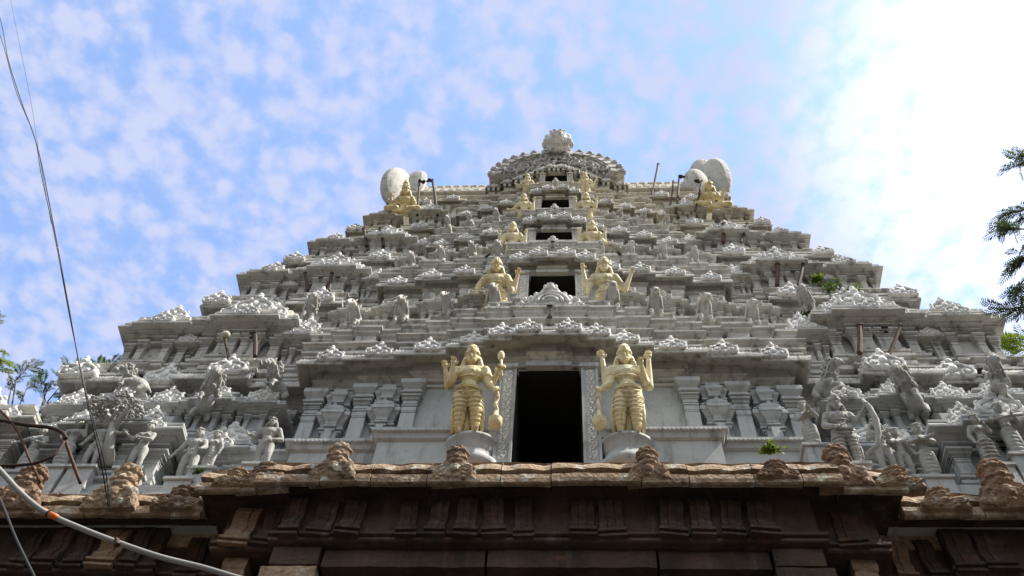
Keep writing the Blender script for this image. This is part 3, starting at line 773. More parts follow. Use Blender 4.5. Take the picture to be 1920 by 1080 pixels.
def lionmask(k):
    o = M()
    o.ell((0, 0, 0), (.42, .36, .40), 14, 10); o.ell((0, -.30, -.10), (.24, .22, .17), 12, 8); o.ell((0, -.28, -.28), (.20, .18, .08), 10, 6)
    for sg in (-1, 1):
        o.ell((sg * .17, -.30, .12), (.10, .10, .10), 9, 7); o.ell((sg * .17, -.34, .22), (.13, .06, .05), 8, 5)
        o.ell((sg * .34, -.10, .34), (.12, .10, .16), 9, 6); o.ell((sg * .10, -.50, -.04), (.06, .05, .05), 7, 5)
        o.ell((sg * .36, -.15, -.16), (.14, .13, .16), 9, 6)
        for j in range(4):
            t = R(-50 + 40 * j); o.ell((sg * (.44 * math.cos(t)), .02, .42 * math.sin(t)), (.12, .16, .12), 7, 5)
        o.cap((sg * .13, -.42, -.2), (sg * .13, -.44, -.32), .035, .012, 6)
    for j in range(5): o.ell((-.24 + .12 * j, -.12, .40 + .05 * (2 - abs(j - 2))), (.08, .10, .12), 7, 5)
    o.ell((0, -.05, .54), (.07, .07, .10), 7, 5)
    q = M().put(o, (0, 0, 0), k); return q
lm = remeshed(lionmask(1.22), .022, 1)
obj('lion_mask', lm, ORN, fg, (0.05, 15.35, 40.3), True)
nb = M().lathe([(.42, 0), (.46, .1), (.36, .16), (.30, .3), (.25, .34)], (0, 0, 0), 14)
obj('mask_base', nb, WHITE, fg, (0.05, 15.75, 39.95), True)
# ------------------------------------------------------------------ stone gateway
GATE = empty('stone_gateway', (0, 12.5, 0))
tag(GATE, 'weathered brown granite gateway with a carved overhanging eave and dark doorway, under the white tower', 'gateway')
GATE['label'] = 'weathered brown granite gateway with carved overhanging eave, below the white tower'
def fine(plan, step):
    out = []
    for i, a in enumerate(plan):
        b = plan[(i + 1) % len(plan)]; l = math.hypot(b[0] - a[0], b[1] - a[1])
        n = max(1, int(l / step)) if max(abs(a[1]), abs(b[1])) < 13 else 1
        for j in range(n): out.append((a[0] + (b[0] - a[0]) * j / n, a[1] + (b[1] - a[1]) * j / n))
    return out
def rough(mm, amp, fr=2.2, seed=0):
    for i, p in enumerate(mm.v):
        q = Vector(p) * fr + Vector((seed, 0, 0)); a = noise.noise_vector(q) * amp + noise.noise_vector(q * 3.3) * amp * .5 + noise.noise_vector(q * 9) * amp * .28
        mm.v[i] = (p[0] + a.x * .6, p[1] + a.y, p[2] + a.z)
    return mm
eplan = plan_from([(4.7, 10.56), (5.72, 10.72), (14.5, 11.25)], 24)
ep = fine(eplan, .07)
EPF = [(-1.2, 14.02), (-.45, 14.02), (-.30, 13.98), (-.16, 13.86), (-.10, 13.79), (-.03, 13.78), (0, 13.80), (.005, 13.88), (0, 13.98), (-.05, 14.0), (-.30, 14.0), (-.30, 14.13), (-.05, 14.13), (-.06, 14.14), (-.075, 14.19), (-.10, 14.27), (-.15, 14.36), (-.22, 14.44), (-.36, 14.46), (-.38, 14.52), (-.27, 14.58), (-.36, 14.66), (-.6, 14.68)]
e = M(); e2 = M(); rr = random.Random(12)
for (xa, xb, yy) in ((-4.7, 4.7, 10.56), (4.7, 5.72, 10.72), (-5.72, -4.7, 10.72), (5.72, 14.5, 11.25), (-14.5, -5.72, 11.25)):
    x = xa
    while x < xb - .05:
        x2 = min(x + rr.uniform(.7, 1.5), xb)
        if xb - x2 < .4: x2 = xb
        dy = rr.uniform(-.012, .012); dz = rr.uniform(-.012, .012)
        n_ = max(2, int((x2 - x) / .06)); P_ = [(yy + dy - o_, z + dz) for o_, z in EPF] + [(12.95, 14.68), (12.95, 14.02)]; L_ = len(P_)
        vs = [(x + .008 + (x2 - x - .016) * i / n_, y, z) for i in range(n_ + 1) for (y, z) in P_]
        fs = [(i * L_ + j, (i + 1) * L_ + j, (i + 1) * L_ + (j + 1) % L_, i * L_ + (j + 1) % L_) for i in range(n_) for j in range(L_)]
        fs += [tuple(range(L_)), tuple(reversed(range(n_ * L_, (n_ + 1) * L_)))]
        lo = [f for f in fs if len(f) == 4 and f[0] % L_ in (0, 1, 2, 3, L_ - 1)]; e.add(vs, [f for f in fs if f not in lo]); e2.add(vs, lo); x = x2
for i, p in enumerate(e.v):
    if 14.12 < p[2] < 14.45: e.v[i] = (p[0], p[1] - .045 * abs(math.sin(p[0] * 5.2)), p[2])
    if 14.48 < p[2]: e.v[i] = (p[0], p[1], p[2] + .05 * noise.noise(Vector(p) * 2.7))
e.box(-14.4, 14.4, 11.9, 24, 13.72, 14.6)
rough(e, .012, 2.5)
eave = obj('eave', e, STONE, GATE); obj('soffit', e2, UNDER, eave)  # soffit faces use the granite darkened for shade
# underside frieze, brackets, beams
b0 = plan_from([(4.28, 11.0), (5.25, 11.2), (6.35, 11.9), (14, 11.7)], 24)
bk = M().sweep(fine(b0, .15), [(0, 12.9), (.03, 12.92), (.03, 12.98), (-.02, 12.99), (-.02, 13.02), (.05, 13.04), (.05, 13.10), (.01, 13.12), (-.05, 13.14), (-.05, 14.1)], bot=True)
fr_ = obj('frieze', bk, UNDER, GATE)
def bracket():
    o = M(); 
    pr = [(.08, .92), (-.02, .86), (-.10, .76), (-.15, .64), (-.17, .54), (-.16, .46), (-.11, .40), (-.09, .34), (-.10, .26), (-.14, .20), (-.16, .12), (-.15, .05), (-.12, 0)]
    n_ = len(pr)
    for (xa, xb, k_) in ((-.17, -.06, .86), (-.055, .055, 1.0), (.06, .17, .86)):
        vs = [(x, y * k_, z) for x in (xa, xb) for (y, z) in pr] + [(xa, .1, .92), (xa, .1, 0), (xb, .1, .92), (xb, .1, 0)]
        fs = [(i, i + 1, n_ + i + 1, n_ + i) for i in range(n_ - 1)] + [tuple(range(n_)) + (2 * n_ + 1, 2 * n_), tuple(reversed(range(n_, 2 * n_))) + (2 * n_ + 2, 2 * n_ + 3)]
        o.add(vs, fs)
    o.box(-.2, .2, -.20, .05, -.06, .0); o.box(-.17, .17, -.15, .05, -.12, -.06); o.box(-.2, .2, -.19, .05, -.17, -.12)
    return rough(o, .02, 4, 3)
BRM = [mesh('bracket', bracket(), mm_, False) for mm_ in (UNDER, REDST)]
def fd(x):
    x = abs(x); return 11.0 if x < 4.28 else 11.2 if x < 5.25 else 11.9 if x < 6.35 else 11.7
x = -8.6; i = 0
while x < 8.9:
    if min(abs(abs(x) - t) for t in (4.28, 5.25, 6.35)) > .16 and i not in (5, 13, 19, 22, 27, 35):
        o = obj('bracket', BRM[1 if (i in (3, 8, 31)) else 0], UNDER, fr_, (x, fd(x) + .07, 13.13)); o.scale = (random.uniform(.7, 1.2), random.uniform(.8, 1.1), random.uniform(.9, 1.05)); o.rotation_euler = (0, R(random.uniform(-4, 4)), R(random.uniform(-6, 6)))
    x += .46; i += 1
bm_ = M()
for (x0, x1, yy) in ((-4.2, -3.45, 11.06), (-3.4, -.9, 11.12), (-.86, 1.7, 11.11), (1.74, 3.4, 11.13), (3.45, 4.2, 11.06)):
    bm_.sweep(fine([(x0, yy), (x1, yy), (x1, 12.6), (x0, 12.6)], .12), [(0, 12.50), (.0, 12.54), (.0, 12.70), (0, 12.84), (-.03, 12.9), (-.3, 12.91)])
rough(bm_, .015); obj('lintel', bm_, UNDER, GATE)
for sg in (-1, 1):
    j_ = M().sweep(fine([(sg * 3.85 - .43, 11.0), (sg * 3.85 + .43, 11.0), (sg * 3.85 + .43, 14), (sg * 3.85 - .43, 14)], .12), [(0, 11.6 + .1 * i) for i in range(9)])
    j_.sweep(fine([(sg * 3.9 - .40, 11.1), (sg * 3.9 + .40, 11.1), (sg * 3.9 + .40, 18), (sg * 3.9 - .40, 18)], .3), [(0, 0), (0, 3), (0, 6), (0, 9), (0, 11.7)])
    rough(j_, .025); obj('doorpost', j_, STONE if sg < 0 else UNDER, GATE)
    c_ = M(); zz = 12.95; cx_ = sg * 4.85; cy_ = 11.35
    for i in range(8):
        ww_ = .17 - .01 * (i % 3); yy = cy_ - .04 * (i % 2) + .03 * i
        c_.sweep(fine([(cx_ - sg * .02 * i - ww_, yy), (cx_ - sg * .02 * i + ww_, yy), (cx_ - sg * .02 * i + ww_, yy + .4), (cx_ - sg * .02 * i - ww_, yy + .4)], .06), [(0, zz - .3 + .008), (.02, zz - .25), (.025, zz - .15), (.02, zz - .06), (0, zz)]); zz -= .3
    c_.box(cx_ - .2, cx_ + .2, 11.3, 12, 0, 10.6)
    rough(c_, .02, 3); obj('corner_column', c_, REDST, GATE)
    w_ = M().sweep(fine([(sg * 9.5 - 4.3, 12.1), (sg * 9.5 + 4.3, 12.1), (sg * 9.5 + 4.3, 22), (sg * 9.5 - 4.3, 22)], .25), [(0, 0), (0, 9), (0, 11.2), (.05, 11.3), (.05, 11.5), (0, 11.55), (0, 12.2), (.12, 12.3), (.12, 12.5), (0, 12.55), (0, 13.6)])
    for i in range(7):
        x = sg * (6.1 + i * 1.15); w_.sweep([(x - .2, 11.95), (x + .2, 11.95), (x + .2, 12.2), (x - .2, 12.2)], [(0, 2), (0, 11.6), (.1, 11.8), (.02, 11.9), (.12, 12.1), (.2, 12.4), (.1, 12.6), (0, 12.9)])
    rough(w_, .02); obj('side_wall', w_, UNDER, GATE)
cr = M().box(-5.2, 5.2, 14, 22, 0, 13.7); obj('passage_shade_block', cr, INTER, GATE)
# carved crests standing on the eave
def crest(seed, k=1.0):
    o = M(); rr = random.Random(seed)
    out = [(-.55, 0), (.55, 0), (.52, .25), (.40, .38), (.42, .5), (.24, .60), (.2, .72), (-.2, .72), (-.24, .60), (-.42, .5), (-.40, .38), (-.52, .25)]
    o.plate(out, -.08, .22)
    for i in range(26):
        x = rr.uniform(-.48, .48); z = rr.uniform(.03, .66 - abs(x) * .6); o.ell((x, -.12, z), (rr.uniform(.04, .09), .07, rr.uniform(.04, .08)), 7, 5)
    for sg in (-1, 1): o.put(spiral((sg * .28, .25), .17, 1.3, -sg, R(90), -.14, .05))
    z = .62
    for i, r_ in enumerate((.24, .28, .20, .27, .19)):
        for j in range(7):
            t = R(j * 51 + i * 20); o.ell((r_ * .72 * math.cos(t), .05 + r_ * .65 * math.sin(t), z), (.12, .12, .075), 7, 5)
        o.ell((0, .05, z), (r_ * .9, r_ * .8, .09), 10, 6); z += .125
    o.ell((0, -.14, .35), (.13, .10, .14), 8, 6)
    q = remeshed(o, .02, 0); return rough(q, .014, 7, seed)
CRM = [mesh('stone_crest', crest(i), STONE) for i in range(2)]
CRM.append(mesh('stone_crest', crest(4), REDST))
for (px, py, v, sc_, nmz) in ((620, 900, 0, .78, 0), (850, 902, 1, .74, 0), (1218, 902, 2, .70, 0), (1462, 900, 2, .74, 1), (1590, 912, 2, .85, 0), (487, 912, 0, .9, 1), (200, 955, 0, .95, 0), (15, 955, 2, .95, 0), (655 - 220, 912, 1, .7, 1), (1775, 955, 1, .8, 1), (1905, 955, 2, 1.0, 0), (330, 955, 1, .9, 1), (1690, 915, 1, .8, 1)):
    p = atz(px, py, 13.86)
    o = obj('carved_crest', CRM[v], STONE, eave, p + Vector((0, .02, 0))); o.scale = (sc_ * .92, sc_ * .8, sc_ * (.98 if not nmz else .5))
    o.rotation_euler.z = R(random.uniform(-6, 6))
# ------------------------------------------------------------------ statues
def V3(*a): return Vector(a)
def ringpts(c, R1, R2, n=14, tilt=0.0, a0=0, a1=360):
    return [(c[0] + R1 * math.cos(R(a0 + (a1 - a0) * i / n)), c[1] + R2 * math.sin(R(a0 + (a1 - a0) * i / n)), c[2] + tilt * math.sin(R(a0 + (a1 - a0) * i / n))) for i in range(n + 1)]
def hand(base, tip, curl=.4, k=1.0, thumb=1):
    """palm and five fingers; base wrist, tip gives direction. returns (palm solid, fingers)"""
    p = M(); f = M(); d = (tip - base).normalized(); s_ = d.cross(Vector((0, 1, 0)))
    if s_.length < .2: s_ = d.cross(Vector((1, 0, 0)))
    s_.normalize(); n_ = s_.cross(d).normalized()
    if n_.y > 0: n_ = -n_
    c = base + d * .026 * k
    p.cap(base, base + d * .04 * k, .016 * k, .022 * k, 8); p.cap(c - s_ * .012 * k + d * .01 * k, c + s_ * .012 * k + d * .012 * k, .018 * k, .018 * k, 8)
    for i, ln in enumerate((.034, .042, .045, .038)):
        a = base + d * .050 * k + s_ * (i - 1.5) * .0115 * k
        dd = (d + n_ * curl * .5 + s_ * (i - 1.5) * .10).normalized(); b = a + dd * ln * .55 * k
        dd2 = (d * (1 - curl) + n_ * curl * 1.4).normalized(); c2 = b + dd2 * ln * .5 * k
        f.tube([a - d * .012 * k, a, b, c2], [.0065 * k, .0068 * k, .006 * k, .0045 * k], 6)
    a = base + d * .018 * k + s_ * .020 * k * thumb; b = a + (d * .6 + s_ * thumb * .8).normalized() * .022 * k; c2 = b + (d + n_ * .5).normalized() * .018 * k
    f.tube([a - s_ * thumb * .008 * k, a, b, c2], [.008 * k, .0085 * k, .007 * k, .005 * k], 6)
    return p, f
def figure(name, H, loc, mat, label, arms, legs=None, head=(0, 0), lean=0.0, rz=0.0, crown=None, hair=None, dress=None, mace=None, female=False, bulk=1.0, sway=0.0, group=None, voxel=None, jewels=False, tilt=0.0, cat='statue', extra_parts=None, chestfold=False, clothing=None, hpitch=12, ax=.92):
    arms = [(a[0], (a[1][0] * ax, a[1][1], a[1][2]), (a[2][0] * ax, a[2][1], a[2][2])) + tuple(a[3:]) for a in arms]
    """unit-height skeleton, feet at z=0, faces -y. arms: list of (side, elbow xyz, hand xyz, curl)"""
    b = M(); x_ = M(); bl = bulk
    hp = V3(sway, 0, .50); ch = V3(sway * .2, -.01, .735); nk = V3(0, 0, .835); hd = V3(head[0] * .02, -.01, .925)
    if legs is None: legs = [(-1, V3(-.075, -.03, .27), V3(-.075, 0, .045)), (1, V3(.075, -.03, .27), V3(.075, 0, .045))]
    b.ell(hp, (.105 * bl, .085 * bl, .075), 12, 8); b.cap(hp + V3(0, 0, .02), V3(sway * .5, 0, .62), .082 * bl, .068 * bl, 12)
    b.cap(V3(sway * .5, 0, .62), ch, .070 * bl, .085 * bl, 12); b.ell(ch, (.115 * bl, .075 * bl, .085), 12, 8); b.cap(ch + V3(-.075, 0, .05), ch + V3(.075, 0, .05), .05 * bl, .05 * bl, 10)
    if female:
        for sg in (-1, 1): b.ell(ch + V3(sg * .052, -.065, -.01), (.042, .042, .042), 9, 7)
    else:
        for sg in (-1, 1): b.ell(ch + V3(sg * .05, -.052, .01), (.048, .025, .035), 9, 7)
    b.ell(V3(sway * .7, -.03, .58), (.07 * bl, .055 * bl, .06), 10, 7)
    b.cap(ch + V3(0, 0, .06), nk + V3(0, 0, .03), .036, .032, 10)
    nb_, nx_ = len(b.v), len(x_.v)
    b.ell(hd, (.050, .060, .068), 14, 10); b.ell(hd + V3(0, -.02, -.03), (.038, .042, .038), 10, 8)
    for sg in (-1, 1): b.ell(hd + V3(sg * .052, .0, -.005), (.012, .016, .024), 7, 5)
    x_.ell(hd + V3(0, -.062, -.008), (.009, .016, .018), 8, 6); x_.ell(hd + V3(0, -.068, -.018), (.012, .010, .007), 7, 5)
    for sg in (-1, 1):
        x_.ell(hd + V3(sg * .021, -.053, .010), (.012, .009, .006), 8, 5); x_.tube([hd + V3(sg * .008, -.058, .022), hd + V3(sg * .022, -.058, .028), hd + V3(sg * .036, -.048, .022)], .0035, 5)
    x_.ell(hd + V3(0, -.060, -.035), (.017, .008, .0045), 8, 5); x_.ell(hd + V3(0, -.058, -.042), (.013, .008, .005), 8, 5)
    HR = Matrix.Rotation(R(hpitch), 3, 'X') * 1.22; piv = nk + V3(0, 0, .02)
    b.v[nb_:] = [tuple(HR @ (Vector(v) - piv) + piv) for v in b.v[nb_:]]; x_.v[nx_:] = [tuple(HR @ (Vector(v) - piv) + piv) for v in x_.v[nx_:]]
    for (sd, kn, an) in legs:
        hj = hp + V3(sd * .055, 0, -.02)
        b.cap(hj, kn, .070 * bl, .050 * bl, 10); b.cap(kn, an + (kn - an) * .55, .048 * bl, .045 * bl, 10); b.cap(an + (kn - an) * .55, an, .045 * bl, .028 * bl, 10)
        fd_ = V3(sd * .02, -.085, -.022); b.cap(an + V3(0, .012, -.018), an + fd_, .025, .020, 8)
        for j in range(4): x_.ell(an + fd_ + V3((j - 1.5) * .011, -.016, -.004), (.006, .012, .007), 6, 4)
    for a in arms:
        sd, el, hn = a[0], V3(*a[1]), V3(*a[2]); cu = a[3] if len(a) > 3 else .5
        sh = ch + V3(sd * .115 * bl, 0, .055)
        b.cap(sh, el, .043 * bl, .036 * bl, 10); b.cap(el, hn, .036 * bl, .023, 10)
        dd = (hn - el).normalized()
        p, f = hand(hn, hn + dd, cu, 1.12, sd); b.put(p); x_.put(f)
    if dress:      # long skirt: flared ribbed cone
        for i in range(7):
            t = i / 6; b.ell((hp.x * (1 - t) + 0, .0, .50 - .43 * t), (.10 + .025 * t, .085 + .02 * t, .06), 12, 6)
    vx = voxel or max(.0085 * H, .011)
    sc_ = M().put(b, (0, 0, 0), H); ex = M().put(x_, (0, 0, 0), H)
    body = remeshed(sc_, vx, 2, ex)
    o = obj(name, body, mat, None, loc, True); tag(o, label, cat, group)
    o.rotation_euler = (R(lean), R(tilt), R(rz))
    def child(nm, mm, mt=mat, sm=True):
        q = M().put(mm, (0, 0, 0), H); me = mesh(nm, q, mt, sm); c = bpy.data.objects.new(nm, me); COL.objects.link(c); c.parent = o; return c
    if crown:
        c = M(); ht = crown; z0 = hd.z + .028
        c.lathe([(.050, 0), (.060, .004), (.062, .022), (.056, .026), (.058, .034), (.054, ht * .35), (.057, ht * .38), (.050, ht * .42), (.046, ht * .62), (.048, ht * .65), (.040, ht * .69), (.034, ht * .84), (.022, ht * .93), (.018, ht * .95), (.020, ht * .98), (.008, ht * 1.06)], (hd.x, hd.y + .006, z0), 16)
        c.ell((hd.x, hd.y - .056, z0 + .035), (.016, .010, .026), 8, 6)
        for j in range(7): c.ell((hd.x + .056 * math.cos(R(180 + 30 * j)), hd.y + .006 + .058 * math.sin(R(180 + 30 * j)), z0 + .014), (.009, .009, .011), 6, 4)
        c.v = [tuple(HR @ (Vector(v) - piv) + piv) for v in c.v]; child('crown', c)
    if hair:
        c = M()
        if hair == 'long':
            c.ell(hd + V3(0, .018, .022), (.057, .060, .062), 12, 8)
            for sg in (-1, 1):
                c.cap(hd + V3(sg * .052, .01, .0), hd + V3(sg * .075, .0, -.10), .024, .028, 8); c.ell(hd + V3(sg * .085, -.005, -.10), (.026, .022, .03), 8, 6)
                for j in range(4): c.ell(hd + V3(sg * (.06 + .007 * j), -.012, -.02 - .025 * j), (.016, .014, .014), 7, 5)
        elif hair == 'bun':
            c.ell(hd + V3(0, .015, .02), (.056, .062, .062), 12, 8); c.ell(hd + V3(.035, .03, .07), (.035, .035, .035), 9, 7)
        else: c.ell(hd + V3(0, .012, .02), (.055, .063, .060), 12, 8)
        for j in range(9): c.tube([hd + V3(-.045 + .011 * j, -.05 + abs(j - 4) * .005, .045), hd + V3(-.048 + .012 * j, .0, .088 - abs(j - 4) * .006), hd + V3(-.045 + .011 * j, .06, .05)], .0065, 5)
        c.v = [tuple(HR @ (Vector(v) - piv) + piv) for v in c.v]; child('hair', c)
    if clothing:
        c = M()
        for (sd, kn, an) in legs:
            hj = hp + V3(sd * .055, 0, -.02)
            for j in range(4):
                t = .25 + j * .25; p = hj.lerp(kn, t) if t < 1 else kn
                rr_ = (.072 * (1 - t) + .053 * t) * bl + .004; c.tube(ringpts((p.x, p.y, p.z - .006), rr_, rr_, 14, .022), .0055, 5)
            for j in range(4):
                t = .12 + j * .2; p = kn.lerp(an, t); rr_ = (.052 * (1 - t) + .034 * t) * bl + .003; c.tube(ringpts((p.x, p.y, p.z), rr_, rr_, 14, .01), .004, 5)
            c.tube([hj + V3(sd * .06, .02, 0), kn + V3(sd * .065, .03, 0), an + V3(sd * .06, .03, .0)], [.02, .026, .02], 6)
        c.tube([(sway, .035, .46), (sway * .8, .045, .25), (0, .04, .02)], [.045, .05, .045], 8)
        child('draped_cloth', c)
        c = M(); c.tube(ringpts((hp.x, 0, .535), .108 * bl, .090 * bl, 18, .0), .011, 6); c.tube(ringpts((hp.x, 0, .512), .112 * bl, .093 * bl, 18, .0), .009, 6)
        c.ell((hp.x, -.098, .520), (.030, .016, .026), 9, 6)
        for sg in (-1, 1):
            c.tube([(hp.x + sg * .095 * bl, -.05, .50), (hp.x + sg * .06, -.098, .455), (hp.x, -.10, .44)], .009, 5); c.put(spiral((hp.x + sg * .055, .515), .022, 1.1, sg, 0, -.098, .006, 5))
        child('belt', c)
    if jewels:
        c = M(); c.tube(ringpts((ch.x, -.03, ch.z + .065), .065, .055, 14, .02, 180, 360), .008, 5); c.tube(ringpts((ch.x, -.035, ch.z + .045), .085, .055, 14, .05, 180, 360), .007, 5)
        c.tube(ringpts((ch.x, -.01, ch.z - .055), .100 * bl, .075 * bl, 16, .02, 180, 360), .008, 5)
        for j in range(7): c.ell((ch.x + .075 * math.cos(R(200 + 23 * j)), -.035 + .06 * math.sin(R(200 + 23 * j)), ch.z + .02), (.010, .008, .012), 6, 4)
        for a in arms:
            sd, el, hn = a[0], V3(*a[1]), V3(*a[2]); sh = ch + V3(sd * .115 * bl, 0, .055)
            for t, rr_ in ((.45, .044 * bl), (.52, .046 * bl)):
                p = sh.lerp(el, t); c.ell(p, (rr_, rr_, .009), 10, 5)
            for t in (.86, .93): p = el.lerp(hn, t); c.ell(p, (.025, .025, .014), 9, 5)
        for sg in (-1, 1): c.ell(HR @ (hd + V3(sg * .060, -.005, -.045) - piv) + piv, (.014, .014, .024), 8, 6)
        child('jewellery', c)
    if mace:
        c = M(); mx_, my_ = mace[0], mace[1]; hz = mace[2]
        c.lathe([(.02, 0), (.045, .012), (.060, .04), (.066, .075), (.062, .10), (.066, .112), (.048, .128), (.026, .15), (.022, .20)], (mx_, my_, .005), 16)
        pts = [(mx_ + .010 * math.sin(i * 1.2), my_ + .010 * math.cos(i * 1.2), .17 + (hz - .17) * i / 10) for i in range(11)]
        c.tube(pts, [.022] + [.018] * 9 + [.026], 9)
        for j in range(4): c.ell((mx_, my_, .19 + (hz - .2) * j / 3.2), (.026, .026, .008), 9, 5)
        child('mace', c)
    if extra_parts:
        for nm, fn in extra_parts: c = M(); fn(c); child(nm, c)
    return o
def lap_dog(c): pass
# depth in front of the wall for each level
def stand(px, py, d): return at(px, py, d)
def axe(c):
    c.tube([(.30, -.06, .62), (.29, -.05, .92)], .012, 7); c.ell((.285, -.05, .95), (.035, .02, .07), 10, 6); c.ell((.31, -.05, .80), (.03, .02, .03), 8, 5); c.ell((.29, -.05, .70), (.025, .02, .03), 8, 5)
def discshell(c, sgs=(-1,)):
    for sg in sgs:
        c.ell((sg * .235, -.02, .985), (.035, .025, .038), 10, 7); c.ell((sg * .255, -.02, 1.01), (.018, .015, .022), 7, 5); c.ell((sg * .215, -.02, 1.015), (.015, .015, .015), 7, 5)
gh = 2.02
# pedestals: two-tiered half rounds
for (px, lab) in ((884, 'left'), (1176, 'right')):
    p = at(px, 812, 11.50); z = p.z
    md = M().lathe([(.44, -.80), (.53, -.78), (.53, -.60), (.50, -.57), (.42, -.55), (.42, -.34), (.46, -.30), (.48, -.11), (.52, -.09), (.52, -.01), (.50, 0)], (p.x, 0, z), 28); md.v = [(v[0], 11.82 + v[1] * .75, v[2]) for v in md.v]
    obj('round_pedestal', md, GREY, STOREYS[1], None, True)
    for m_ in (bpy.data.objects[-1],): pass
    if lab == 'left':
        figure('guardian_statue', gh, (p.x - .10, 11.55, z), GOLD, 'gold guardian statue left of the lowest doorway with pinched fingers, axe and mace',
            [(-1, (-.235, .0, .60), (-.275, -.05, .775), .9), (-1, (-.20, -.07, .60), (-.185, -.13, .745), .8), (1, (.19, -.02, .60), (.255, -.07, .50), .7), (1, (.21, .04, .64), (.275, -.02, .74), .8)],
            crown=.105, hair='long', mace=(.27, -.09, .50), jewels=True, clothing=True, bulk=1.2, sway=-.02, extra_parts=[('battle_axe', axe)], lean=13)
    else:
        figure('guardian_statue', gh, (p.x + .04, 11.55, z), PALEGOLD, 'gold guardian statue right of the lowest doorway, both upper hands raised high beside its crown',
            [(-1, (-.20, .02, .60), (-.235, -.02, .93), .8), (1, (.24, .02, .60), (.255, -.02, .92), .8), (-1, (-.165, -.03, .60), (-.255, -.08, .50), .8), (1, (.19, -.03, .63), (.165, -.12, .74), .8)],
            crown=.105, hair='long', mace=(-.27, -.09, .50), jewels=True, clothing=True, bulk=1.2, sway=.02, extra_parts=[('emblem', discshell), ('emblem', lambda c: discshell(c, (1,)))], lean=13)
# upper guardians, seated with one leg over the parapet
seat = [(-1, V3(-.15, -.17, .42), V3(-.12, -.16, .18)), (1, V3(.15, -.17, .42), V3(.10, -.16, .18))]
upper = [
 (2, 926, 614, 12.5, 1.95, 'left', [(-1, (-.19, -.04, .62), (-.20, -.10, .48), .7), (1, (.20, .0, .60), (.245, -.05, .80), .8), (1, (.17, -.02, .60), (.20, -.10, .48), .7)], 'duller gold guardian left of the second doorway, hand lifted towards the jamb'),
 (2, 1137, 614, 12.5, 1.95, 'right', [(-1, (-.21, .0, .62), (-.235, -.03, .90), .8), (1, (.22, .0, .58), (.30, -.03, .82), .8), (-1, (-.17, -.02, .60), (-.19, -.08, .48), .7)], 'bright gold guardian right of the second doorway, both arms flung up with fists'),
 (3, 959, 502, 13.7, 1.6, 'left', [(-1, (-.20, .0, .64), (-.22, -.04, .82), .7), (1, (.20, .0, .60), (.22, -.05, .78), .8), (-1, (-.16, -.04, .6), (-.18, -.1, .5), .6)], 'small gold guardian left of the third doorway from the bottom, with both forearms raised'),
 (3, 1112, 500, 13.7, 1.6, 'right', [(-1, (-.20, .0, .64), (-.21, -.04, .80), .7), (1, (.20, .0, .60), (.21, -.05, .82), .8), (1, (.16, -.04, .6), (.2, -.1, .5), .6)], 'small gold guardian right of the third doorway from the bottom, above a white animal figure'),
 (4, 981, 427, 14.6, 1.4, 'left', [(-1, (-.22, .0, .60), (-.30, -.05, .56), .7), (1, (.20, .0, .60), (.22, -.05, .85), .8)], 'small gold guardian left of the fourth doorway, holding an upright club by the jamb'),
 (4, 1100, 425, 14.6, 1.4, 'right', [(-1, (-.20, .0, .64), (-.22, -.04, .84), .7), (1, (.20, .0, .60), (.23, -.05, .82), .8)], 'small gold guardian right of the fourth doorway, arms raised evenly on both sides'),
 (5, 988, 374, 15.4, 1.2, 'left', [(-1, (-.22, .0, .60), (-.30, -.05, .62), .7), (1, (.20, .0, .60), (.26, -.05, .62), .8)], 'tiny gold guardian left of the topmost doorway, elbows out'),
 (5, 1098, 372, 15.4, 1.2, 'right', [(-1, (-.20, .0, .60), (-.24, -.04, .62), .7), (1, (.22, .0, .60), (.30, -.05, .78), .8)], 'tiny gold guardian right of the topmost doorway, one hand lifted')]
for (k, px, py, d, H, sd, arms, lab) in upper:
    p = at(px, py, d)
    figure('guardian_statue', H, p, GOLD if (sd == 'left' and k == 2) else PALEGOLD, lab, arms, crown=.10, hair='long', clothing=True, jewels=k < 4, bulk=1.15, sway=.01, voxel=.02, lean=20, hpitch=12, ax=1.12)
# seated giants under the shell gables
def seatlegs(f=1):
    return [(-1, V3(-.26, -.20, .44), V3(-.06, -.30, .38)), (1, V3(.27, -.20, .43), V3(.08, -.30, .36))]
for (px, py, sd) in ((757, 413, -1), (1334, 406, 1)):
    p = at(px, py, 16.5); H = 2.25; p.z -= .36 * H; p.y += .25
    if sd < 0: arms = [(-1, (-.25, .0, .64), (-.26, -.04, .80), .6), (1, (.21, .0, .62), (.20, -.07, .48), .6)]
    else: arms = [(-1, (-.21, .0, .62), (-.15, -.10, .50), .6), (1, (.20, .0, .62), (.235, -.05, .76), .7)]
    lab = 'large cross-legged gold figure below the left shell gable, hand raised to its shoulder' if sd < 0 else 'large cross-legged gold figure below the right shell gable, hand resting on its hip'
    figure('seated_statue', H, p, GOLD, lab, arms, legs=seatlegs(), crown=.15 if sd < 0 else .05, hair='long', jewels=True, clothing=False, bulk=1.05, voxel=.025, lean=26, hpitch=12)

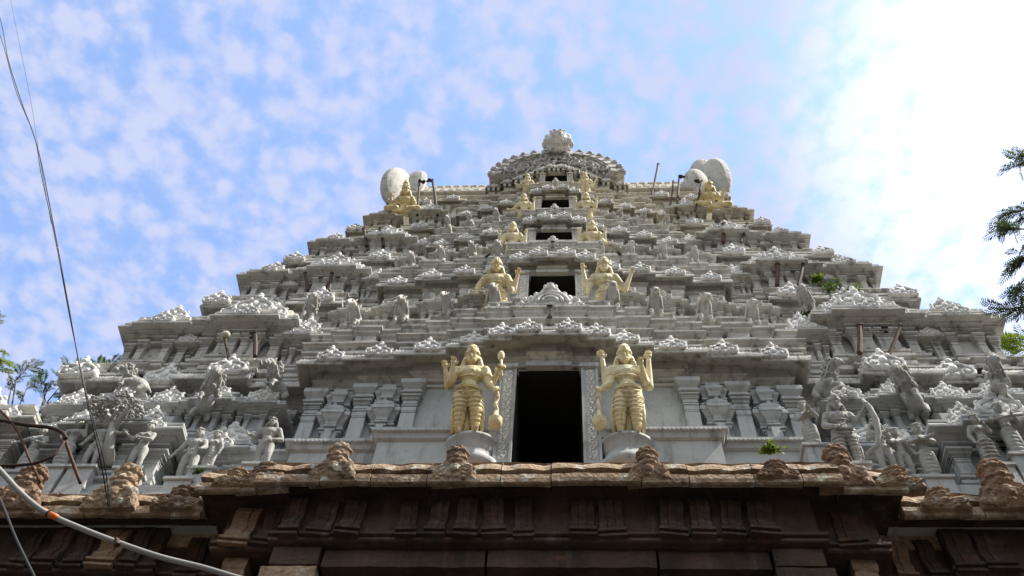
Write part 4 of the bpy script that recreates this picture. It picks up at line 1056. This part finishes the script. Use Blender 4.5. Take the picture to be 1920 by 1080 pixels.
# grey narrative figures on the lowest terrace
G = 'grey figures along the lowest terrace'
up = [(-1, (-.17, .0, .66), (-.20, -.03, .54)), (1, (.17, .0, .66), (.20, -.03, .54))]
def bow(c):
    c.tube([(.30, -.10, .95), (.34, -.13, .80), (.36, -.14, .60), (.34, -.13, .40), (.28, -.12, .22), (.14, -.14, .10)], [.02, .032, .036, .034, .03, .02], 8)
def tunicfold(c):
    for i in range(12): c.tube(ringpts((0, 0, .48 - i * .036), .112 + .002 * i, .10, 16, .02 * (1 if i % 2 else -1)), .010, 5)
figs = [
 (35, 895, 11.75, 1.2, 'grey dancer at the far left terrace corner with one arm stretched out behind the bracket', dict(arms=[(-1, (-.22, -.02, .74), (-.32, -.05, .68)), (1, (.15, -.05, .64), (.05, -.14, .62))], hair='bun', female=True, dress=True)),
 (105, 885, 11.75, 1.25, 'grey leaning woman behind the rusty hooked bracket, left of the plaster tree', dict(arms=[(-1, (-.17, -.05, .66), (-.10, -.12, .56)), (1, (.18, .0, .70), (.14, .0, .90))], hair='bun', female=True, tilt=0, dress=True)),
 (160, 885, 11.75, 1.25, 'grey man embracing the trunk of the plaster tree', dict(arms=[(-1, (-.18, -.02, .66), (-.22, -.06, .52)), (1, (.22, -.04, .74), (.34, -.08, .70))], hair='cap', tilt=0)),
 (245, 888, 11.75, 1.2, 'slim grey woman standing right of the plaster tree with one arm reaching to it', dict(arms=[(-1, (-.20, -.04, .66), (-.30, -.10, .72)), (1, (.13, -.06, .64), (.0, -.13, .62))], hair='bun', female=True, tilt=0)),
 (340, 908, 11.8, 1.28, 'bare grey man standing beside a smaller woman, arm hanging away from his side', dict(arms=[(-1, (-.21, -.02, .64), (-.29, -.05, .50)), (1, (.18, -.04, .66), (.18, -.13, .56))], hair='cap', bulk=1.1)),
 (383, 888, 11.85, 0.98, 'short grey woman holding the elbow of the bare grey man', dict(arms=[(-1, (-.16, -.06, .66), (-.16, -.14, .62)), (1, (.19, -.02, .64), (.18, -.06, .48))], hair='bun', female=True, dress=True)),
 (486, 880, 11.75, 1.2, 'curly haired grey man with hands on hips above the left corner of the eave', dict(arms=[(-1, (-.24, .02, .66), (-.30, -.10, .62)), (1, (.22, .03, .62), (.10, -.08, .54))], hair='long', bulk=1.2)),
 (1530, 845, 11.65, 1.15, 'grey woman with joined hands beside the right end of the lowest wall', dict(arms=[(-1, (-.13, -.06, .64), (.04, -.15, .72)), (1, (.19, -.04, .66), (.10, -.15, .74))], hair='bun', female=True, dress=True, rz=-15)),
 (1600, 880, 11.5, 1.6, 'tall grey crowned man holding a great curved bow, behind the right stone crest', dict(arms=[(-1, (-.19, .0, .64), (-.10, -.10, .54)), (1, (.20, -.02, .68), (.30, -.09, .80))], crown=.10, hair='long', bulk=1.1, jewels=True, clothing=True, tilt=0, extra_parts=[('curved_bow', bow)])),
 (1672, 895, 11.75, 1.3, 'grey archer figure with arms folded, right of the curved bow', dict(arms=[(-1, (-.17, -.03, .66), (.02, -.13, .68)), (1, (.20, .0, .66), (.12, -.10, .56))], hair='long', tilt=0, jewels=True)),
 (1708, 905, 11.85, 1.2, 'grey companion leaning on the archer, arm hanging by its thigh', dict(arms=[(-1, (-.19, -.03, .66), (-.16, -.10, .52)), (1, (.18, .0, .66), (.20, -.06, .52))], hair='bun', female=True, tilt=0)),
 (1755, 905, 11.8, 1.3, 'grey woman hugging a bundle against her chest, between two terrace pavilions', dict(arms=[(-1, (-.17, -.05, .68), (.06, -.14, .70)), (1, (.17, -.05, .68), (-.04, -.15, .66))], hair='bun', female=True, tilt=0, dress=True)),
 (1868, 882, 11.7, 1.25, 'grey woman in a long ribbed skirt standing before the right pavilion', dict(arms=[(-1, (-.18, .0, .64), (-.16, -.05, .50)), (1, (.12, -.07, .66), (.04, -.14, .72))], hair='bun', female=True, tilt=0, dress=True, extra_parts=[('ribbed_skirt', tunicfold)])),
 (1915, 862, 11.7, 1.3, 'grey musician at the far right edge holding a long instrument across the body', dict(arms=[(-1, (-.20, -.03, .68), (-.26, -.12, .62)), (1, (.19, -.03, .66), (.10, -.14, .70))], hair='cap', tilt=0, dress=True, extra_parts=[('long_pipe', lambda c: c.tube([(-.34, -.14, .58), (.0, -.16, .66), (.22, -.14, .72)], [.018, .022, .03], 8))])),
]
for (px, py, d, H, lab, kw) in figs:
    p = at(px, py, d)
    o = figure('statue', H, p, FIG, lab, group=G, voxel=.014, lean=9, **kw)
# small plinths under them belong to the tower
pl_ = M()
for (px, py, d, H, lab, kw) in figs:
    p = at(px, py, d); pl_ = M().box(p.x - .28, p.x + .28, p.y - .20, p.y + .4, p.z - .07, p.z - .003); pl_.box(p.x - .24, p.x + .24, p.y - .16, p.y + .38, 14.5, p.z - .07)
    obj('plinth', pl_, GREY, STOREYS[0])

# animals on the parapets
def beast(kind='horse'):
    b = M(); x_ = M()
    b.ell((0, .25, .42), (.20, .34, .24), 12, 8); b.cap((0, .0, .48), (0, -.26, .74), .18, .13, 12); b.cap((0, -.26, .74), (0, -.44, .80), .13, .11, 12)
    b.cap((0, -.46, .80), (0, -.60, .56), .10, .062, 10); b.ell((0, -.61, .53), (.066, .06, .06), 9, 7)
    for sg in (-1, 1):
        b.cap((sg * .10, -.02, .36), (sg * .12, -.20, .20), .08, .055, 9); b.cap((sg * .12, -.20, .20), (sg * .11, -.16, .02), .05, .045, 9); b.ell((sg * .11, -.20, .02), (.055, .08, .035), 8, 5)
        b.cap((sg * .14, .40, .30), (sg * .17, .30, .04), .10, .06, 9)
        x_.cap((sg * .075, -.40, .87), (sg * .115, -.38, 1.0), .036, .010, 7); x_.ell((sg * .085, -.53, .74), (.02, .03, .022), 7, 5); x_.ell((sg * .03, -.66, .55), (.014, .014, .012), 6, 4); x_.cap((sg * .12, -.30, .74), (sg * .17, -.12, .45), .04, .03, 6)
    pass
    b.cap((0, .55, .45), (.05, .68, .25), .05, .03, 8)
    for j in range(6): x_.ell((0, -.42 + .07 * j, .90 - .055 * j), (.05, .06, .06), 7, 5)
    if kind == 'lion':
        rr = random.Random(5)
        for j in range(46):
            t = rr.uniform(0, 2 * math.pi); h_ = rr.uniform(.45, .95); x_.ell((.18 * math.cos(t), -.05 - (h_ - .45) * .3 + .18 * math.sin(t), h_), (.05, .05, .05), 7, 5)
        b.ell((0, -.55, .62), (.11, .10, .10), 9, 7)
    return b, x_
bb, bx = beast(); HORSE = remeshed(bb, .022, 2, bx); MH = mesh('animal_statue', HORSE, WHITE, True)
bb, bx = beast('lion'); MLi = mesh('lion_statue', remeshed(bb, .018, 1, bx), FIG, True)
ordn = ['nearest to the doorway', 'second from the doorway', 'third from the doorway', 'fourth from the doorway']
nth = {1: 'second', 2: 'third', 3: 'fourth'}
rows = {1: ([(925, 592, 12.0), (837, 602, 12.2), (750, 612, 12.35), (660, 622, 12.5)], [(1148, 590, 12.0), (1230, 602, 12.2), (1322, 612, 12.35), (1412, 620, 12.5)], .84),
        2: ([(934, 490, 13.4), (885, 487, 13.5), (825, 497, 13.6), (768, 507, 13.75)], [(1124, 488, 13.3), (1180, 488, 13.5), (1242, 490, 13.6), (1302, 498, 13.75)], .68),
        3: ([(930, 415, 14.4), (880, 421, 14.6), (838, 430, 14.7)], [(1160, 415, 14.4), (1205, 420, 14.6), (1250, 428, 14.7)], .56)}
for k, (lft, rgt, sz) in rows.items():
    for sdn, row_, sg in (('left', lft, -1), ('right', rgt, 1)):
        for i, (px, py, d) in enumerate(row_):
            p = at(px, py, d); o = bpy.data.objects.new('animal_statue', MH); COL.objects.link(o); o.location = p
            sc_ = sz * random.uniform(.95, 1.08); o.scale = (sc_ * 1.1, sc_, sc_); o.rotation_euler.z = R(sg * random.uniform(4, 22))
            tag(o, f'white horse-like animal figure below the {nth[k]} doorway row, {ordn[i]} on the {sdn}', 'animal statue', 'white animal figures on the parapets')
for (px, py, d, sz, rz, lab) in ((378, 765, 11.9, .95, 25, 'curly maned lion figure above the grey couple on the left terrace'), (508, 735, 12.1, .8, -20, 'small lion figure tucked against the left end of the lowest cornice'),
        (235, 730, 11.9, .7, -60, 'sleek white animal figure above the plaster tree'), (1716, 760, 11.9, .95, -30, 'curly maned lion figure above the woman with the bundle on the right'),
        (1560, 735, 12.0, .8, 30, 'small lion figure tucked against the right end of the lowest cornice'), (1885, 735, 11.6, .8, -10, 'lion figure on the terrace roof near the right edge'),
        (572, 605, 13.2, .9, 20, 'curly lion figure left of the second storey bay, above a long eave'), (1522, 590, 13.2, .9, -20, 'curly lion figure right of the second storey bay, by the green weeds')):
    p = at(px, py, d); o = bpy.data.objects.new('lion_statue', MLi); COL.objects.link(o); o.location = p; o.scale = (sz, sz, sz); o.rotation_euler.z = R(rz)
    tag(o, lab, 'lion statue', 'lion figures on the terraces')

# plaster tree
pt = at(200, 872, 11.75); tr = M(); rr = random.Random(11)
topc = at(218, 772, 11.45)
tr.tube([pt, pt.lerp(topc, .45) + Vector((-.02, 0, 0)), pt.lerp(topc, .75)], [.14, .10, .09], 10)
for i in range(7):
    q = topc + Vector((rr.uniform(-.55, .55), rr.uniform(-.15, .15), rr.uniform(-.1, .12))); tr.tube([pt.lerp(topc, .6), pt.lerp(topc, .8) * .5 + q * .5 - Vector((0, 0, .03)), q], [.07, .055, .03], 8)
t_ = obj('plaster_tree', tr, FIG, None, None, True); tag(t_, 'small sculpted plaster tree with a dense knobbly crown on the left terrace', 'tree sculpture')
cr_ = M()
for i in range(420):
    a = rr.uniform(0, 2 * math.pi); u = rr.random() ** .5
    q = Vector((.62 * u * math.cos(a), .30 * u * math.sin(a) - .05, rr.uniform(-.06, .24) * (1.1 - u * .6))); q.z += .1 * math.sin(q.x * 8)
    cr_.ell(topc + q, (rr.uniform(.02, .045), rr.uniform(.02, .04), rr.uniform(.015, .03)), 6, 4)
co_ = obj('crown', cr_, FIG, t_, None, True)

# ------------------------------------------------------------------ iron rods
def rod(x0, y0, x1, y1, d, r_, lab, mat=IRON, knob=False, d1=None, rag=False):
    a = at(x0, y0, d); b = at(x1, y1, d1 or d - .05); mm = M().tube([a, a.lerp(b, .5) + Vector((.01, 0, 0)), b], [r_, r_, r_ * .95], 8)
    mm.tube([b, b + Vector((0, 0, .03))], [r_ * 1.3, r_ * 1.2], 8)
    o = obj('iron_rod', mm, mat); tag(o, lab, 'rod', 'iron rods standing on the terraces')
    if knob:
        k_ = M(); 
        for i in range(6): k_.ell(b + Vector((random.uniform(.0, .24) * knob, random.uniform(-.05, .05), random.uniform(-.08, .04))), (.07, .06, .05), 7, 5)
        obj('lamp_holder', k_, mat, o)
    return o
rod(782, 404, 786, 340, 16.1, .045, 'leftmost of the two hooked rods before the small pavilion under the left shell gable', knob=1)
rod(820, 404, 811, 338, 16.1, .05, 'hooked rod right of its twin, under the left shell gable', knob=-1)
rod(1222, 366, 1234, 308, 16.9, .05, 'bare rod sticking up above the roof ridge right of the crown')
rod(1267, 400, 1274, 331, 16.0, .045, 'hooked rod before the pavilion left of the right seated gold figure', knob=1)
rod(1258, 378, 1262, 340, 16.05, .03, 'thin rusty rod left of the hooked rod near the right shell gable', mat=RUST)
rod(1303, 396, 1316, 340, 15.9, .045, 'leaning hooked rod touching the right seated gold figure', knob=-1)
rod(687, 462, 682, 430, 15.1, .06, 'left rod of the pair below the left seated gold figure')
rod(719, 462, 713, 430, 15.1, .06, 'right rod of the pair below the left seated gold figure')
rod(1356, 455, 1357, 420, 15.1, .06, 'upright rod below the right seated gold figure', mat=RUST)
rod(1389, 454, 1401, 420, 15.1, .045, 'slanting rod right of the upright one, below the right seated gold figure')
rod(577, 545, 572, 513, 13.9, .05, 'left rod on the third level left of the tower')
rod(616, 545, 622, 513, 13.9, .05, 'right rod on the third level left of the tower')
rod(1457, 535, 1458, 497, 13.9, .06, 'upright rusty rod left of the bright weeds', mat=RUST)
rod(1497, 535, 1506, 496, 13.9, .045, 'slanting rod just left of the bright weeds')
rod(478, 668, 478, 626, 12.3, .055, 'thick short black rod before the lowest left pavilion')
rod(1612, 662, 1612, 611, 12.3, .06, 'thick dark red rod before the lowest right pavilion', mat=RUST)
rod(1667, 664, 1688, 611, 12.3, .04, 'thin slanting rusty rod right of the thick dark red rod', mat=RUST)
a = at(429, 672, 12.3); b = at(421, 632, 12.25); mm = M().tube([a, b], .035, 8); o = obj('wooden_torch', mm, BARK); tag(o, 'pale stick with a round knob left of the thick black rod', 'stick')
k_ = M(); k_.ell(b + Vector((0, 0, .05)), (.13, .12, .12), 10, 8); k_.ell(b + Vector((.05, -.05, .02)), (.08, .08, .08), 8, 6); obj('knob', rough(k_, .02, 6), CREAM, o)

# ------------------------------------------------------------------ bracket, pipe, wires on the left
def curve_px(pts, r_, n=8, sub=6):
    P_ = [at(*p) for p in pts]; out = []
    for i in range(len(P_) - 1):
        p0 = P_[max(i - 1, 0)]; p1 = P_[i]; p2 = P_[i + 1]; p3 = P_[min(i + 2, len(P_) - 1)]
        for j in range(sub):
            t = j / sub; out.append(.5 * ((2 * p1) + (p2 - p0) * t + (2 * p0 - 5 * p1 + 4 * p2 - p3) * t * t + (3 * p1 - p0 - 3 * p2 + p3) * t ** 3))
    out.append(P_[-1]); return M().tube(out, r_, n), out
dq = 10.2
mm, _ = curve_px([(-60, 778, dq), (0, 788, dq), (50, 797, dq), (95, 802, dq), (118, 812, dq), (124, 822, dq)], .034)
br = obj('iron_bracket', mm, IRON, None, None, True); tag(br, 'bent rusty iron bracket standing on the eave at the far left', 'bracket')
mm, _ = curve_px([(118, 812, dq), (134, 860, 10.35), (151, 906, 10.5)], .03); obj('post', mm, RUST, br, None, True)
mm, _ = curve_px([(-4, 765, dq), (30, 803, dq), (55, 860, 10.35), (76, 905, 10.5)], .022); obj('post', mm, RUST, br, None, True)
mm, _ = curve_px([(120, 828, dq), (105, 850, dq), (75, 866, dq), (40, 872, dq), (-30, 874, dq)], .026); obj('hoop', mm, IRON, br, None, True)
mm, pp = curve_px([(-70, 810, 6.0), (0, 882, 6.2), (40, 925, 6.3), (84, 960, 6.4), (150, 990, 6.5), (220, 1017, 6.6), (300, 1044, 6.7), (380, 1064, 6.8), (470, 1090, 6.9), (620, 1125, 7.1)], .027, 12)
pi = obj('conduit', mm, PIPE, None, None, True); tag(pi, 'grey plastic conduit with orange tape slanting across the lower left corner', 'conduit')
for (x0, y0, x1, y1) in ((78, 956, 87, 961), (93, 964, 108, 971)):
    mm = M().tube([at(x0, y0, 6.4), at((x0 + x1) / 2, (y0 + y1) / 2, 6.41), at(x1, y1, 6.43)], .031, 12); obj('tape_band', mm, ORANGE, pi, None, True)
mm = M().tube([at(90, 963, 6.4), at(92, 964, 6.4)], .033, 12); obj('joint', mm, IRON, pi)
mm = M().tube([at(218, 1012, 6.59), at(220, 1022, 6.59)], .03, 6); obj('cable_tie', mm, IRON, pi)
wires = [([(-40, -60, 6.0), (-2, 28, 6.1), (15, 110, 6.3), (40, 190, 6.5), (70, 275, 6.7), (98, 410, 7.1), (128, 570, 7.6), (150, 690, 8.1), (172, 790, 8.7), (190, 870, 9.3), (203, 950, 10.0)], .010, 'thick black cable running down the left side in front of the sky'),
         ([(-30, 10, 6.0), (0, 66, 6.1), (30, 170, 6.35), (64, 255, 6.6), (78, 330, 6.85), (104, 450, 7.2), (130, 590, 7.7), (158, 720, 8.3), (178, 800, 8.8), (196, 870, 9.3), (207, 960, 10.0)], .008, 'second black cable twisted around the thick one on the left'),
         ([(10, -60, 6.0), (22, 10, 6.1), (40, 100, 6.35), (58, 190, 6.6), (72, 280, 6.85), (96, 420, 7.2)], .004, 'hair-thin wire meeting the two black cables from the top'),
         ([(-20, 900, 8.0), (4, 945, 8.0), (30, 1010, 8.0), (66, 1085, 8.0), (90, 1140, 8.0)], .016, 'black cable hanging behind the conduit in the bottom left corner')]
for pts, r_, lab in wires:
    mm, _ = curve_px(pts, r_, 6, 8); tag(obj('cable', mm, BLACK, None, None, True), lab, 'cable', 'cables on the left')

# ------------------------------------------------------------------ plants
def frond(o, base, d, ln, rr, lf=.09, pairs=12, droop=.25):
    """feathery compound leaf: curved stalk with narrow paired leaflets"""
    d = Vector(d).normalized(); p = Vector(base); side_ = d.cross(Vector((rr.uniform(-.3, .3), rr.uniform(-.3, .3), 1))).normalized(); pts = [p.copy()]
    for i in range(pairs):
        d = (d + Vector((0, 0, -droop / pairs))).normalized(); p = p + d * ln / pairs; pts.append(p.copy())
        t = i / pairs; l_ = lf * (1.15 - abs(t - .45) * 1.1)
        up_ = side_.cross(d).normalized()
        for sg in (-1, 1):
            q = (side_ * sg * .85 + d * .5 + up_ * rr.uniform(-.2, .25)).normalized(); w_ = d * l_ * .13
            a = p; b = p + q * l_ * .5; c = p + q * l_
            o.add([a, b + w_, c, b - w_], [(0, 1, 2, 3)])
    s_ = M().tube(pts, [.006] * len(pts), 4); return s_
def branch_px(px, py, d, dx, dy, ln, rr, O, S, n=5, lf=.09, fl=.45):
    """a twig starting at a place in the scene with fronds off it"""
    a = at(px, py, d); b = at(px + dx, py + dy, d + rr.uniform(-.3, .3)); ax = (b - a)
    S.tube([a, a.lerp(b, .5) + Vector((0, 0, .03)), b], [.018, .012, .006], 6)
    for i in range(n):
        t = .25 + .75 * i / max(n - 1, 1); p = a.lerp(b, t)
        dd = ax.normalized() + Vector((rr.uniform(-.8, .8), rr.uniform(-.6, .6), rr.uniform(-.5, .5)))
        S.put(frond(O, p, dd, fl * rr.uniform(.7, 1.2), rr, lf))
def inframe(c, m=40):
    d = c - CAM; zz = d.dot(vv)
    if zz <= 0: return False
    x = 960 + FPX * d.dot(vr) / zz; y = 540 - FPX * d.dot(vu) / zz
    return -m < x < 1920 + m and -m < y < 1080 + m
def make_tree(name, label, base, top, r0, mats, twigs, seed, limbs=None, lf=.1, fl=.5):
    rr = random.Random(seed); root = empty(name, (base[0], base[1], 0)); tag(root, label, 'tree')
    S = M(); O = M(); B = Vector(base); T = Vector(top)
    S.tube([B, B.lerp(T, .3) + Vector((.1, .1, 0)), B.lerp(T, .65) + Vector((-.1, 0, 0)), T], [r0, r0 * .8, r0 * .55, r0 * .25], 10)
    for tw in twigs:
        px, py, d, dx, dy, ln, n = tw
        a = at(px, py, d); s_ = B.lerp(T, min(.95, max(.3, (a.z - B.z) / (T.z - B.z) - .12))); m1 = s_.lerp(a, .35) + Vector((rr.uniform(-.25, .25), rr.uniform(-.5, .5), rr.uniform(.1, .6))); m2 = s_.lerp(a, .7) + Vector((rr.uniform(-.15, .15), rr.uniform(-.3, .3), rr.uniform(.0, .4)))
        S.tube([s_, m1, m2, a], [.07, .042, .026, .014], 7)
        for (u0, u1) in ((s_, m1), (m1, m2), (m2, a)):
            for q_ in range(4):
                c0 = u0.lerp(u1, rr.random()); c1 = c0 + Vector((rr.uniform(-.7, .7), rr.uniform(-.7, .7), rr.uniform(-.5, .6)))
                if inframe(c1, 110) or inframe(c0, 60): continue
                S.tube([c0, c0.lerp(c1, .5) + Vector((0, 0, .05)), c1], [.018, .011, .006], 5)
                for j in range(6): O_ = frond(O, c0.lerp(c1, rr.uniform(.3, 1)), (rr.uniform(-1, 1), rr.uniform(-1, 1), rr.uniform(-.6, .5)), fl * rr.uniform(.7, 1.2), rr, lf); S.put(O_)
        branch_px(px, py, d, dx, dy, ln, rr, O, S, n, lf, fl)
    # the rest of the crown, mostly outside the frame
    if limbs:
        for i in range(limbs[0]):
            a_ = rr.uniform(0, 2 * math.pi); c = T + Vector((limbs[1] * math.cos(a_) * rr.uniform(.4, 1), limbs[1] * math.sin(a_) * rr.uniform(.4, 1), rr.uniform(-limbs[1], limbs[1] * .6)))
            if limbs[2] and limbs[2](c): continue
            S.tube([B.lerp(T, rr.uniform(.55, .95)), c], [.06, .02], 6)
            for j in range(9): S.put(frond(O, c, (rr.uniform(-1, 1), rr.uniform(-1, 1), rr.uniform(-.6, .6)), fl * rr.uniform(.8, 1.3), rr, lf))
    obj('trunk', S, BARK, root, None, True); obj('crown', O, mats, root)
    return root
tw = []
rr = random.Random(21)
for (px, py, dx, dy, n) in ((1935, 285, -30, 10, 9), (1940, 320, -35, -25, 9), (1940, 300, -45, 15, 7), (1950, 395, -70, 35, 13), (1950, 390, -60, 10, 11), (1930, 430, -50, 0, 11), (1950, 440, -40, 35, 11), (1950, 470, -40, 20, 11), (1950, 500, -45, 40, 11), (1950, 520, -40, 30, 13), (1945, 575, -60, 5, 9), (1950, 545, -25, 30, 9)):
    tw.append((px, py, 8.6, dx, dy, 0, n))
make_tree('feathery_tree', 'feathery dark tree whose drooping sprays enter at the right edge', (12.5, 7.5, 0), (11.5, 8.2, 19), .3, DLEAF, tw, 5, (26, 4.0, lambda c: inframe(c, 130)), lf=.11, fl=.42)
tw = [(1945, 655, 14.5, -60, -15, 0, 6), (1950, 640, 14.5, -50, -5, 0, 6), (1950, 650, 14.5, -45, 8, 0, 5)]
make_tree('leafy_tree', 'yellow green leafy tree rising behind the right corner of the tower', (19, 18, 0), (18.5, 18, 22), .35, YLEAF, tw, 8, (26, 3.5, lambda c: inframe(c, 60)), lf=.22, fl=.7)
tw = [(-30, 605, 12.5, 22, -5, 0, 4), (-30, 620, 12.5, 25, 5, 0, 4), (-30, 655, 12.5, 40, 5, 0, 5), (-30, 668, 12.5, 35, 8, 0, 5), (-30, 685, 12.5, 30, 8, 0, 4)]
make_tree('leafy_tree', 'bright green leafy tree at the left edge of the sky', (-16.5, 12, 0), (-16, 12.4, 18), .35, YLEAF, tw, 9, (26, 3.5, lambda c: inframe(c, 60)), lf=.12, fl=.36)
tw = [(20, 732, 15.5, 22, -37, 0, 5), (30, 712, 15.5, 30, -30, 0, 6), (25, 742, 15.5, 5, -36, 0, 7), (40, 752, 15.5, 10, -24, 0, 5), (85, 752, 15.5, -8, -33, 0, 8), (90, 752, 15.5, 30, -36, 0, 5), (88, 732, 15.5, -15, -24, 0, 6), (125, 732, 15.5, 5, -34, 0, 7), (120, 732, 15.5, -12, -30, 0, 6), (150, 727, 15.5, -5, -27, 0, 6), (190, 712, 15.5, -8, -27, 0, 6), (190, 702, 15.5, 20, -21, 0, 6), (85, 812, 15.5, 2, -36, 0, 8)]
make_tree('feathery_tree', 'dark feathery tree peeping over the lowest left cornice behind the tower', (-13.5, 16, 0), (-13.2, 16.2, 17.5), .3, DLEAF, tw, 10, (14, 1.6, lambda c: inframe(c, 20)), lf=.15, fl=.40)
def weed(px, py, d, mat, lab, n=30, sz=.4, seed=0, lf=.08, down=False, big=True):
    rr = random.Random(seed); p = at(px, py, d); O = M(); S = M()
    for i in range(n):
        dd = Vector((rr.uniform(-1, 1), rr.uniform(-1, .3), rr.uniform(-.1 if not down else -1, 1.1 if not down else .3))).normalized(); e_ = p + dd * sz * rr.uniform(.3, 1)
        S.tube([p, p.lerp(e_, .5) + Vector((0, 0, .04)), e_], [.010, .007, .004], 5)
        for j in range(9):
            q = p.lerp(e_, rr.uniform(.35, 1.05)) + Vector((rr.uniform(-.05, .05), rr.uniform(-.05, .05), rr.uniform(-.04, .04))) * sz * 2
            u = Vector((rr.uniform(-1, 1), rr.uniform(-1, 1), rr.uniform(-.5, 1))).normalized(); w_ = u.cross(Vector((rr.uniform(-1, 1), rr.uniform(-1, 1), .3))).normalized() * lf * .3; L_ = lf * rr.uniform(.6, 1.2)
            O.add([q, q + u * L_ * .5 + w_, q + u * L_, q + u * L_ * .5 - w_], [(0, 1, 2, 3)])
    o = obj('weed', S, BARK, None, None, True); tag(o, lab, 'plant', 'weeds rooted in the masonry'); obj('foliage', O, mat, o); return o
weed(1442, 848, 10.75, YLEAF, 'dark green and reddish weed growing on the stone eave right of the doorway', 46, .22, 1, .07)
weed(1532, 528, 14.0, YLEAF, 'bright yellow green weed above the slanting rod', 26, .30, 2, .10)
weed(1604, 550, 14.0, YLEAF, 'bright weed lower down and right of its neighbour on the second level', 22, .28, 3, .10)
weed(1562, 545, 13.9, LEAF, 'sparse pale weed between the two bright ones', 14, .45, 6, .09)
weed(1512, 598, 13.4, DLEAF, 'dark weed in the shadow between two second level pavilions', 26, .35, 4, .12, True)
weed(372, 888, 11.2, DLEAF, 'dark dry weed beside the grey couple on the left', 16, .14, 5, .05)
